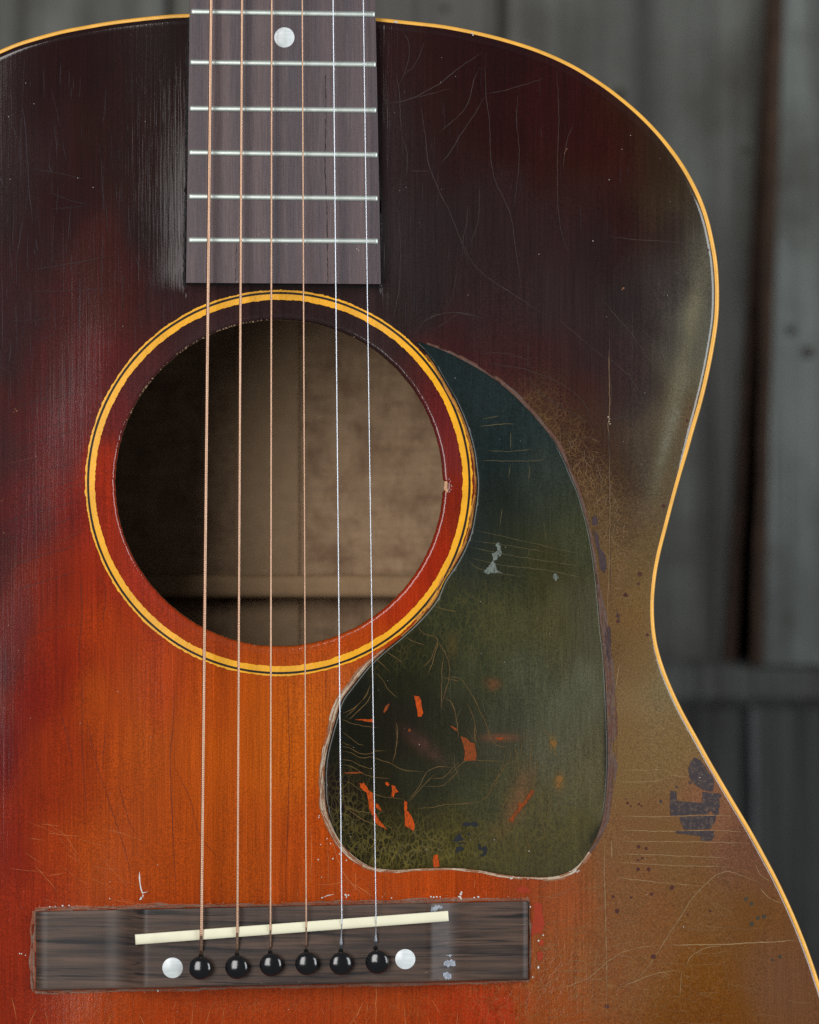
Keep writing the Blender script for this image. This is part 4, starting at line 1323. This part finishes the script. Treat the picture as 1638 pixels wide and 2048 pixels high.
m_fret = NT('nickel_silver')
c = m_fret.co()
m_fret.set(Base_Color=m_fret.mix(m_fret.noise(m_fret.co(U / 14, U / 6, U / 3), 1, 3, .7), L3(186, 200, 194), L3(232, 236, 228)), Metallic=.8,
           Roughness=m_fret.math('ADD', m_fret.math('MULTIPLY', m_fret.noise(c, U / 20, 3, .6), .15), .42))
fr = [((381.5, 23.3), (750, 28.8)), ((379.5, 124.5), (752, 129)), ((378.5, 217), (753, 220.5)), ((377.5, 305), (755, 310)), ((377, 393), (755.5, 397)), ((376.5, 480), (756, 482.5)),
      ((384, -84), (747, -78)), ((385.5, -199), (745, -193)), ((387, -321), (743, -315)), ((389, -450), (741, -445)), ((391, -587), (739, -582)), ((393, -732), (737, -727))]
for (a, b) in fr:
    a = np.array(a); b = np.array(b); n = 30
    V, F = [], []
    d = (b - a) / np.linalg.norm(b - a); nn = np.array([-d[1], d[0]])
    L = np.linalg.norm(b - a)
    st = [0, .6, 2.0, 4.5, 8] + list(np.linspace(16, L - 16, n)) + [L - 8, L - 4.5, L - 2.0, L - .6, L]
    for s in st:
        e = min(s, L - s)
        kx = math.sqrt(max(0, 1 - (1 - min(e / 5.0, 1)) ** 2)) * .9 + .1
        wd = 5.6 * (1.0 + .14 * math.exp(-e / 8))
        for q in range(9):
            an = math.pi * q / 8
            p = a + d * s + nn * math.cos(an) * wd * (.6 + .4 * kx)
            V.append((p[0], p[1], float(cam_h(p[0], p[1])) - .3 + math.sin(an) ** .8 * 5.2 * kx))
    for q in range(len(st) - 1):
        for w in range(8):
            F.append((q * 9 + w, q * 9 + w + 1, (q + 1) * 9 + w + 1, (q + 1) * 9 + w))
    F.append(list(range(9))[::-1]); F.append([(len(st) - 1) * 9 + w for w in range(9)])
    Va = np.array(V)
    link('fret', mesh_np('fret', W(Va[:, 0], Va[:, 1], Va[:, 2]), F), m_fret.m, fret_b)
m_pearl = NT('pearl_inlay')
c = m_pearl.co()
pr = m_pearl.noise(m_pearl.co(U / 22, U / 20, U / 22, (0, .7, 0)), 1, 3, .5, 1.2)
stp = m_pearl.noise(m_pearl.co(U / 40, U / 20, U / 3.0, (0, .75, 0)), 1, 2, .5)
pc = m_pearl.mix(pr, L3(196, 206, 206), L3(238, 242, 244))
pc = m_pearl.mix(1.0, pc, m_pearl.ramp(stp, (0.3, .88), (0.7, 1.06)), 'MULTIPLY')
m_pearl.set(Base_Color=pc, Roughness=.25)


def disc(x, y, r, h, name, mat, parent, n=40, prof=None):
    prof = prof or [(1.0, -1.5), (1.0, 0), (.97, .4), (0, .6)]
    V, F = [], []
    for kk, (k, hz) in enumerate(prof):
        if k == 0:
            V.append((x, y, h + hz)); break
        for q in range(n):
            a = q * 2 * math.pi / n
            V.append((x + math.cos(a) * r * k, y + math.sin(a) * r * k, h + hz))
    m = len(prof)
    last_pt = prof[-1][0] == 0
    for kk in range(m - 1 - (1 if last_pt else 0)):
        for q in range(n):
            w = (q + 1) % n
            F.append((kk * n + q, kk * n + w, (kk + 1) * n + w, (kk + 1) * n + q))
    if last_pt:
        b = (m - 2) * n
        for q in range(n):
            F.append((b + q, b + (q + 1) % n, (m - 1) * n))
    Va = np.array(V)
    return link(name, mesh_np(name, W(Va[:, 0], Va[:, 1], Va[:, 2]), F), mat, parent)


disc(568.7, 74.8, 20.3, cam_h(568.7, 74.8), 'position_dot', m_pearl.m, fret_b)
crumbs([(360 + a / 3.9, 440 + b / 3.9) for a, b in [(985, 190), (1000, 198), (840, 200), (1380, 235), (1395, 248), (1390, 240), (450, 488), (622, 120), (655, 105), (1040, 190)]], 'board_crumb', fret_b, lambda x, y: cam_h(x, y) - .1, (.6, 1.2), m_dust)
# neck behind the board
m_neck = simple('neck_lacquer', L3(44, 26, 22), .3)
rbox(0, 0, 0, 0, -70, 1.0, 'neck', m_neck, guitar, 1, 1, poly=[(383, -900), (748, -900), (750, 26), (379, 24)])

# ------------------------------------------------------------------ bridge
def bridge_h(x):
    xs_ = [72, 73, 76, 82, 92, 150, 212, 222, 232, 242, 252, 288, 293, 300, 566, 852, 858, 865, 898, 908, 918, 928, 940, 1010, 1042, 1050, 1055, 1056]
    hs_ = [8, 11, 13, 16.5, 19, 19.5, 20, 21, 23.2, 26.8, 31.5, 54.5, 55.8, 56, 57, 56, 55.5, 53, 31.5, 27, 23.8, 21.8, 20.5, 19.5, 18.5, 16, 12, 8]
    return np.interp(x, xs_, hs_)


def br_top(x):
    return 1823.0 - (np.asarray(x) - 72) * (21.0 / 984)


def br_bot(x):
    return 1981.5 - (np.asarray(x) - 72) * (22.0 / 984)


xs = np.unique(np.concatenate([np.linspace(72, 100, 20), np.linspace(100, 205, 10), np.linspace(205, 305, 46), np.linspace(305, 845, 24), np.linspace(845, 945, 46), np.linspace(945, 1030, 8), np.linspace(1030, 1056, 18)]))
vs = [0, .006, .02, .05, .2, .4, .6, .8, .95, .98, .994, 1]
V, F = [], []
xw = np.array([bridge_h(x + d_) for d_ in (-3, 0, 3) for x in xs]).reshape(3, -1).mean(0)
for x, hx in zip(xs, xw):
    for v in vs:
        e = min(v, 1 - v) * 158
        ed = 2.6 * (1 - math.sqrt(max(0, 1 - (1 - min(e / 2.6, 1)) ** 2)))
        V.append((x, br_top(x) + (br_bot(x) - br_top(x)) * v, hx - ed))
k = len(vs); n = len(xs)
for a in range(n - 1):
    for q in range(k - 1):
        F.append((a * k + q, (a + 1) * k + q, (a + 1) * k + q + 1, a * k + q + 1))
loop = [a * k for a in range(n)] + [(n - 1) * k + q for q in range(1, k)] + [a * k + k - 1 for a in range(n - 2, -1, -1)] + [q for q in range(k - 2, 0, -1)]
b0 = len(V)
for e_ in loop:
    x, y, h = V[e_]
    V.append((x, y, -3.0))
for q in range(len(loop)):
    w = (q + 1) % len(loop)
    F.append((loop[q], b0 + q, b0 + w, loop[w]))
Va = np.array(V)
m_br = NT('bridge_rosewood')
c = m_br.co()
g1 = m_br.noise(m_br.co(U / 120, U / 60, U / 3.2), 1, 5, .68, .3)
g2 = m_br.noise(m_br.co(U / 380, U / 100, U / 15), 1, 4, .6, .6)
bc = m_br.mix(m_br.ramp(g2, (0.34, 0), (0.62, 1)), L3(52, 42, 38), L3(86, 67, 56))
bc = m_br.mix(1.0, bc, m_br.ramp(g1, (0.3, .62), (0.68, 1.32)), 'MULTIPLY')
dk = m_br.ramp(m_br.noise(m_br.co(U / 300, U / 60, U / 9), 1, 3, .5, .8), (0.57, 0), (0.66, .9))
bc = m_br.mix(dk, bc, L3(22, 20, 22))
flk = m_br.ramp(m_br.noise(m_br.co(U / 14, U / 10, U / 2.2), 1, 2, .5), (0.72, 0), (0.80, .5))
bc = m_br.mix(flk, bc, L3(150, 138, 134))
m_br.b.inputs['Specular IOR Level'].default_value = .36
m_br.set(Base_Color=bc, Roughness=m_br.math('ADD', m_br.math('MULTIPLY', g1, .2), .33), Normal=m_br.bump(g1, .3 * S))
bridge = link('bridge', mesh_np('bridge', W(Va[:, 0], Va[:, 1], Va[:, 2]), F), m_br.m, guitar)
bridge.data.polygons.foreach_set('use_smooth', np.ones(len(bridge.data.polygons), bool))
try:
    bridge.data.set_sharp_from_angle(angle=math.radians(50))
    fret_b.data.polygons.foreach_set('use_smooth', np.ones(len(fret_b.data.polygons), bool))
    fret_b.data.set_sharp_from_angle(angle=math.radians(40))
except Exception:
    pass
BH = 56.0
# saddle
m_bone = simple('bone_saddle', L3(238, 234, 206), .35, var=.04, vsize=40)
sd0, sd1 = np.array([270.5, 1879.2]), np.array([896.7, 1832.0])
d = sd1 - sd0; L = np.linalg.norm(d); d /= L; nn = np.array([-d[1], d[0]])
V, F = [], []
st = [0, .8, 2.5] + list(np.linspace(8, L - 6, 40)) + [L - 2.5, L - .8, L]
for s in st:
    e0, e1 = s, L - s
    lowp = 1 - math.exp(-max(0, s - 38) / 6.0) if s > 38 else 0.0     # lowered left end
    topz = BH + 8.5 + 7.5 * lowp - 2.5 * max(0, 1 - e1 / 6) - 1.2 * max(0, 1 - e0 / 2)
    for q, (o, z) in enumerate([(-1, -3), (-1, -2.0), (-.86, -.7), (-.4, 0), (.3, -.2), (.8, -1.2), (1, -3.5)]):
        p = sd0 + d * s + nn * o * 10.2
        zz = BH - 4 if q in () else topz + z
        V.append((p[0], p[1], zz))
    V.append((*(sd0 + d * s + nn * 10.2), BH - 4)); V.append((*(sd0 + d * s - nn * 10.2), BH - 4))
k = 9
for a in range(len(st) - 1):
    for q in range(6):
        F.append((a * k + q, (a + 1) * k + q, (a + 1) * k + q + 1, a * k + q + 1))
    F.append((a * k + 6, (a + 1) * k + 6, (a + 1) * k + 7, a * k + 7))
    F.append((a * k + 8, (a + 1) * k + 8, (a + 1) * k + 0, a * k + 0))
for a, rev in ((0, False), (len(st) - 1, True)):
    f = [a * k + 8] + [a * k + q for q in range(8)]
    F.append(f if not rev else f[::-1])
Va = np.array(V)
sad = link('saddle', mesh_np('saddle', W(Va[:, 0], Va[:, 1], Va[:, 2]), F), m_bone, bridge)
try:
    sad.data.set_sharp_from_angle(angle=math.radians(35))
except Exception:
    pass
# pearl dots on the bridge
disc(345.2, 1935.7, 20.8, BH, 'pearl_dot', m_pearl.m, bridge)
disc(810.4, 1918.3, 20.3, BH, 'pearl_dot', m_pearl.m, bridge)
# pins
m_pin = NT('black_pin')
c = m_pin.co()
m_pin.set(Base_Color=L3(14, 14, 17), Roughness=m_pin.math('ADD', m_pin.math('MULTIPLY', m_pin.noise(c, U / 12, 3, .6), .10), .10), Normal=m_pin.bump(m_pin.noise(c, U / 3, 3, .6), .12 * S))
m_pin.b.inputs['Specular IOR Level'].default_value = .8
m_hole = simple('pin_hole', L3(6, 5, 5), .8)
pins = [(400.3, 1936, 23.0), (473.4, 1934.5, 23.4), (542, 1929.8, 23.2), (613.4, 1927, 23.2), (682, 1927, 23.0), (754.3, 1924.2, 23.6)]
ends = [(402, 1903), (474, 1901), (540.5, 1897), (612.3, 1894), (681.8, 1893), (751.3, 1886)]
for (x, y, r), (ex, ey) in zip(pins, ends):
    prof = [(.42, -8), (.42, 1.5), (.60, 2.0)]
    for k in range(1, 22):
        a = -1.05 + (math.pi / 2 + 1.05) * k / 22
        prof.append((math.cos(a), 13.0 + 11.5 * math.sin(a)))
    prof.append((0, 24.6))
    p = disc(x, y, r, BH, 'bridge_pin', m_pin.m, bridge, 36, prof)
    pv = np.empty(len(p.data.vertices) * 3, np.float32); p.data.vertices.foreach_get('co', pv); pv = pv.reshape(-1, 3)
    pc_ = W(x, y, BH); tx, tz = R.uniform(-.10, .10), R.uniform(-.08, .08)
    pv[:, 1] += (pv[:, 0] - pc_[0]) * tx + (pv[:, 2] - pc_[2]) * tz - R.uniform(0, 2.5) * S
    p.data.vertices.foreach_set('co', pv.ravel()); p.data.update()
    # drilled hole and string slot just above the ball
    disc(ex, (ey + y - r) / 2 + 3, 4.6, BH + 1.5, 'pin_slot', m_hole, p, 16, [(.9, -3), (1.0, 0.0), (0, .2)])
# white residue on the bridge
m_res = simple('pale_residue', L3(150, 156, 166), .7, var=.5, vsize=4)
def hbx(x, y): return bridge_h(x)
for nm, P in [('residue', [(310,270),(325,230),(370,205),(430,210),(440,235),(400,240),(370,265),(350,275)]), ('residue', [(445,790),(480,770),(530,765),(570,780),(565,830),(520,825),(490,840),(450,815)]), ('residue', [(440,900),(480,890),(530,920),(520,960),(470,965),(440,935)]), ('residue', [(470,725),(500,712),(540,720),(520,735)])]:
    A = np.array(zpoly(800, 1770, 5.12, P)); Q = []
    for a, b in zip(A, np.roll(A, -1, 0)):
        for s in range(4):
            Q.append(a + (b - a) * s / 4 + (RNG.random(2) - .5) * 2.6)
    Q = np.array(Q)
    hm = float(np.max(bridge_h(Q[:, 0])))
    link(nm, mesh_np(nm, W(Q[:, 0], Q[:, 1], np.interp(Q[:, 0], [Q[:, 0].min(), Q[:, 0].max()], bridge_h(np.array([Q[:, 0].min(), Q[:, 0].max()]))) + 1.2), [list(range(len(Q)))], False), m_res, bridge)
# residue / torn lacquer around the bridge
m_cr6 = simple('crust_grey', L3(128, 100, 86), .5, var=.4, vsize=5)
tl, tr, brr, bl = (70, 1822), (1058, 1800.5), (1058, 1961), (70, 1983)
def lp(a, b, n=14):
    return [(a[0] + (b[0] - a[0]) * k / n, a[1] + (b[1] - a[1]) * k / n) for k in range(n + 1)]
m_cr5 = simple('crust_rose', L3(146, 82, 56), .5, var=.3, vsize=6)
crust(lp(tl, tr, 20), [5, 8, 7, 5, 7, 9, 7, 5, 7, 4, 4, 6, 7, 5, 6, 6, 8, 8, 6, 5, 4], 'bridge_residue', [m_cr5, m_cr6], top, h0, 4, 1 if normals2(np.array(lp(tl, tr)), False)[0][1] < 0 else -1, .6, 1.8, step=3.0, hgt=1.6)
crust(lp(bl, brr, 20), [5, 5, 4, 5, 4, 4, 4, 5, 4, 4, 4], 'bridge_residue', [m_cr5, m_cr6], top, h0, 3, -1 if normals2(np.array(lp(bl, brr)), False)[0][1] < 0 else 1, .6, 1.6, step=3.0, hgt=1.2)
crust(lp(tl, bl, 8), [7, 8, 8, 10, 8, 7], 'bridge_residue', [m_cr6, m_cr5], top, h0, 3, 1 if normals2(np.array(lp(tl, bl)), False)[0][0] < 0 else -1, .6, 1.2, step=3.0, hgt=1.4)
crust(lp(tr, brr, 8), [3, 5, 4, 5, 4], 'bridge_residue', [m_cr6], top, h0, 2, 1 if normals2(np.array(lp(tr, brr)), False)[0][0] > 0 else -1, .6, 1.0, step=3.0, hgt=1.0)
m_redp = simple('bare_red', L3(150, 50, 24), .45, var=.15, vsize=10)
zr = lambda P: zpoly(800, 1770, 5.12, P)
for P in [[(1370,200),(1400,180),(1450,190),(1462,300),(1480,400),(1450,500),(1390,500),(1340,540),(1350,420),(1375,300)], [(1400,690),(1460,685),(1470,730),(1440,780),(1410,760)], [(1420,590),(1440,560),(1475,570),(1465,625),(1425,620)], [(1180,60),(1250,10),(1300,25),(1345,75),(1240,85)]]:
    patch('red_patch', [zr(P)], m_redp, top, h0, .6, .8)
pts_ = []
for k in range(170):
    t_ = R.random()
    pts_.append((70 + 988 * t_, 1820 - 21 * t_ - abs(R.gauss(0, 3.0)) - 1.5))
for k in range(70):
    t_ = R.random()
    pts_.append((70 + 988 * t_, 1984 - 22 * t_ + abs(R.gauss(0, 2.4)) + 1))
crumbs(pts_, 'residue_crumb', top, h0, (.5, 1.2), simple('crumb_pale', L3(168, 140, 118), .6, var=.3, vsize=8))
big = [(800 + a / 5.12, 1770 + b / 5.12) for a, b in [(628, 75), (622, 95), (600, 120), (615, 125), (625, 140), (318, 120), (345, 125), (375, 122), (410, 122), (800, 122), (760, 130), (1415, 850), (1418, 840), (1465, 515), (1330, 225), (1360, 945), (1418, 572)]]
big += [(620 + a / 5.46, 1450 + b / 5.46) for a, b in [(385, 1855), (400, 1870), (420, 1858), (395, 1885), (130, 1888), (890, 1890)]]
big += [(50 + a / 5.46, 1790 + b / 5.46) for a, b in [(1285, 15), (1270, 30), (1262, 45), (1290, 5), (5, 660), (-60, 640), (-40, 645), (1450, 1045), (925, 40), (480, 115), (410, 120), (330, 125), (270, 130)]]
crumbs(big, 'glue_crumb', top, h0, (1.2, 2.4))
ribbons([zl(0,1300,1.9976,[(557,885),(560,930),(570,970),(590,965)], 2.2), zl(0,1300,1.9976,[(570,970),(572,990)], 2.5), zl(620,1450,5.46,[(130,1885),(200,1860),(265,1848)], 1.4)], 'glue_streak', m_wht, top, h0, .6)

# ------------------------------------------------------------------ strings
m_brz = NT('phosphor_bronze')
c = m_brz.co()
m_brz.set(Base_Color=m_brz.mix(m_brz.noise(c, U / 60, 3, .6), L3(172, 134, 108), L3(204, 170, 146)), Metallic=1.0, Roughness=.45)
m_stl = simple('plain_steel', L3(200, 206, 214), .4, 1.0, var=.05)
tops = [422, 483.8, 543.3, 604.4, 666, 726.5]
sadx = [402.5, 474.5, 540.8, 612.3, 683.6, 752.0]
rad = [3.55, 2.75, 2.05, 1.6, 1.15, .95]
pitch = [3.7, 3.1, 2.5, 2.1, 0, 0]


def saddle_y(x):
    return sd0[1] + (x - sd0[0]) / (sd1[0] - sd0[0]) * (sd1[1] - sd0[1])


for k in range(6):
    r = rad[k]
    xt, xb = tops[k], sadx[k]
    ysd = saddle_y(xb)
    slope = (xb - xt) / ysd
    r_s = r
    hs = BH + 16 + r
    Pc = [(xt + slope * (-900), -900, FH + 7 + 26 + r)]
    Pc += [(xt + slope * y, y, FH + 24 + (hs - FH - 24) * (y / ysd)) for y in (0, 400, 800, 1200, 1600)]
    Pc += [(xb, ysd - 3, hs), (xb, ysd + 1, hs - .1), (xb + (ends[k][0] - xb) * .3, ysd + 7, hs - 3)]
    Pc += [(ends[k][0], ends[k][1] - 4, BH + 5 + r * .5), (ends[k][0], ends[k][1] + 5, BH - 2)]
    Pc = np.array(Pc, float)
    # resample
    seg = np.linalg.norm(np.diff(Pc, axis=0), axis=1); cum = np.concatenate([[0], np.cumsum(seg)])
    if pitch[k]:
        m = int(cum[-1] / (pitch[k] / 4.0))
        s = np.linspace(0, cum[-1], m)
    else:
        s = np.unique(np.concatenate([np.linspace(0, cum[-1], 200), cum]))
        m = len(s)
    C3 = np.stack([np.interp(s, cum, Pc[:, q]) for q in range(3)], 1)
    C3w = W(C3[:, 0], C3[:, 1], C3[:, 2])
    T = np.gradient(C3w, axis=0); T /= np.linalg.norm(T, axis=1, keepdims=True)
    A = np.cross(T, [1, 0, 0]); A /= np.linalg.norm(A, axis=1, keepdims=True); B = np.cross(T, A)
    ns = 10
    ang = np.arange(ns) * 2 * math.pi / ns
    if pitch[k]:
        ph = 2 * math.pi * s / pitch[k]
        rr = r * (1 + .07 * np.abs(np.cos(.5 * (ph[:, None] + ang[None, :]))) * 2 - .13)
        fade = s > cum[-1] - 24
        rr = np.where(fade[:, None], r * 1.02, rr)
    else:
        rr = np.full((m, ns), r)
        e_ = cum[-1] - s
        coil = (e_ < 16) & (e_ > 3)
        rr = np.where(coil[:, None], 3.2 + .6 * np.cos(e_ * 2.2)[:, None], rr)
    Vt = C3w[:, None, :] + (np.cos(ang)[None, :, None] * A[:, None, :] + np.sin(ang)[None, :, None] * B[:, None, :]) * rr[:, :, None] * S
    idx = np.arange(m * ns).reshape(m, ns); nxt = np.roll(idx, -1, 1)
    Fq = np.stack([idx[:-1], nxt[:-1], nxt[1:], idx[1:]], -1).reshape(-1, 4)
    so = link('string', mesh_np('string', Vt.reshape(-1, 3), Fq), m_brz.m if pitch[k] else m_stl, guitar)
    so['label'] = ['thickest bronze wound string', 'second thickest bronze wound string', 'thin bronze wound string', 'thinnest bronze wound string', 'plain steel string with silver twist', 'thinnest plain steel string'][k]

# ------------------------------------------------------------------ plank wall behind
WY = 0.46


def B(px, py, y=WY):
    k = (D + y) / D
    return ((px - CX) * S * k, y, ZC + (CY - py) * S * k)


def wood(name, ca, cb, dark, seed, rough=.7):
    n = NT(name)
    c = n.co()
    off = n.vadd(c, (seed * 1.7, seed * .3, seed * 2.9), 1.0)
    mp = n.n('ShaderNodeMapping'); n.t.links.new(off, mp.inputs[0]); mp.inputs['Scale'].default_value = (34, 34, 1.6)
    s1 = n.noise(mp.outputs[0], 1, 5, .62, .4)
    mp2 = n.n('ShaderNodeMapping'); n.t.links.new(off, mp2.inputs[0]); mp2.inputs['Scale'].default_value = (230, 230, 4)
    s2 = n.noise(mp2.outputs[0], 1, 4, .6)
    s3 = n.noise(off, 14, 4, .6)
    b = n.mix(n.ramp(s1, (0.36, 0), (0.60, 1)), ca, cb)
    b = n.mix(n.ramp(s3, (0.44, 0), (0.70, .85)), b, dark)
    b = n.mix(1.0, b, n.ramp(s2, (0.3, .66), (0.7, 1.28)), 'MULTIPLY')
    n.set(Base_Color=b, Roughness=rough, Normal=n.bump(s2, .0012, 1.0, n.bump(s1, .004)))
    return n.m


w1 = wood('weathered_plank', L3(56, 56, 52), L3(96, 97, 91), L3(46, 40, 33), 1)
w2 = wood('weathered_plank_dark', L3(58, 55, 50), L3(94, 93, 86), L3(46, 42, 35), 2)
w3 = wood('weathered_plank_pale', L3(70, 72, 67), L3(112, 118, 114), L3(54, 47, 37), 3)
w4 = wood('shade_dark_wood', L3(40, 40, 38), L3(60, 60, 57), L3(30, 28, 25), 4)  # shade on the lower boards is put into a darker wood colour
w5 = wood('rail_wood', L3(62, 62, 59), L3(84, 86, 83), L3(52, 48, 43), 5)  # rail tone lies between planks and lower boards
w6 = wood('batten_wood', L3(58, 60, 60), L3(78, 81, 80), L3(44, 42, 40), 7)
m_brn = simple('torn_plank_edge', L3(62, 46, 36), .8, var=.35, vsize=60)
m_knot = simple('wood_knot', L3(52, 46, 38), .8)
m_void = simple('back_wall_dark', L3(30, 22, 18), .9)
wallr = thing('plank_wall', 'blurred grey weathered plank wall with a dark upright gap, behind the guitar', 'wall', (0, WY, 0))


def plank(x0t, x0b, x1t, x1b, yt, yb, depth, mat, name='plank', y=WY, bev=.003, nz_=28):
    """upright board with slightly worn edges; x at top and bottom in u at the wall's distance"""
    V, F = [], []
    for a in range(nz_ + 1):
        t_ = a / nz_
        py = yt + (yb - yt) * t_
        xl = x0t + (x0b - x0t) * t_ + R.uniform(-1.6, 1.6); xr = x1t + (x1b - x1t) * t_ + R.uniform(-1.6, 1.6)
        pl = B(xl, py, y); pr_ = B(xr, py, y)
        V += [(pl[0], y + depth, pl[2]), (pl[0], y + bev, pl[2]), (pl[0] + bev, y + R.uniform(-.0003, .0003), pl[2]), (pr_[0] - bev, y + R.uniform(-.0003, .0003), pl[2]), (pr_[0], y + bev, pl[2]), (pr_[0], y + depth, pl[2])]
    for a in range(nz_):
        for q in range(6):
            w = (q + 1) % 6
            F.append((a * 6 + q, a * 6 + w, (a + 1) * 6 + w, (a + 1) * 6 + q))
    F.append([0, 1, 2, 3, 4, 5][::-1]); F.append([nz_ * 6 + q for q in range(6)])
    return link(name, mesh_np(name, np.array(V), F, False), mat, wallr)


YT, YB = -900, 1330
plank(-620, -650, 336, 320, YT, YB, .022, w1)
plank(344, 332, 1006, 985, YT, YB, .022, w2)
plank(1011, 990, 1603, 1462, YT, YB, .022, w1)
plank(1582, 1513, 2060, 2040, YT, YB, .022, w3, y=WY - .006)
plank(2066, 2050, 2600, 2600, YT, YB, .022, w2)
plank(-1300, -1330, -627, -658, YT, YB, .022, w3)
# bare brown fibres along the gap, knots
plank(1597.5, 1457, 1602.5, 1462.5, YT, YB, .018, m_brn, 'plank_edge', y=WY - .0012)
plank(1581, 1512, 1585, 1517, YT, YB, .018, m_brn, 'plank_edge', y=WY - .0068)
for kx, ky, kr in ((1585, 660, 10), (1618, 705, 12), (1490, 300, 8), (890, 16, 9), (1240, 190, 12)):
    c_ = B(kx, ky, WY - .0075 if kx > 1550 else WY - .0009); n_ = 14
    link('knot', mesh_np('knot', np.array([(c_[0] + math.cos(q * 6.283 / n_) * kr * S * R.uniform(.8, 1.2), c_[1], c_[2] + math.sin(q * 6.283 / n_) * kr * S * 1.5 * R.uniform(.8, 1.2)) for q in range(n_)]), [list(range(n_))], False), m_knot, wallr)
# rail and lower boards
def hboard(y0, y1, ydist, depth, mat, name):
    a = B(-1500, y0, ydist); b = B(2700, y1, ydist)
    V, F = [], []
    n = 30; bev = .004
    for q in range(n + 1):
        x = a[0] + (b[0] - a[0]) * q / n
        j = R.uniform(-.001, .001)
        V += [(x, ydist + depth, a[2] + j), (x, ydist + bev, a[2] + j), (x, ydist, a[2] - bev + j), (x, ydist, b[2] + bev), (x, ydist + bev, b[2]), (x, ydist + depth, b[2])]
    for q in range(n):
        for w in range(6):
            F.append((q * 6 + w, q * 6 + (w + 1) % 6, (q + 1) * 6 + (w + 1) % 6, (q + 1) * 6 + w))
    F.append([0, 1, 2, 3, 4, 5]); F.append([n * 6 + w for w in range(6)][::-1])
    return link(name, mesh_np(name, np.array(V), F, False), mat, wallr)


hboard(1316, 1412, WY - .004, .03, w5, 'rail')
YB2 = 4200
plank(-1300, -1300, 480, 478, 1409, YB2, .02, w4, 'lower_board', y=WY + .002)
plank(1488, 1492, 1520, 1524, 1409, YB2, .006, w6, 'batten', y=WY + .0005)
plank(484, 482, 2600, 2600, 1409, YB2, .02, w4, 'lower_board', y=WY + .003)
a = B(-1500, YT, WY + .045); b = B(2700, YB2, WY + .045)
link('wall_backing', mesh_np('wall_backing', np.array([(a[0], WY + .045, a[2]), (b[0], WY + .045, a[2]), (b[0], WY + .045, b[2]), (a[0], WY + .045, b[2])]), [[0, 1, 2, 3]], False), m_void, wallr)
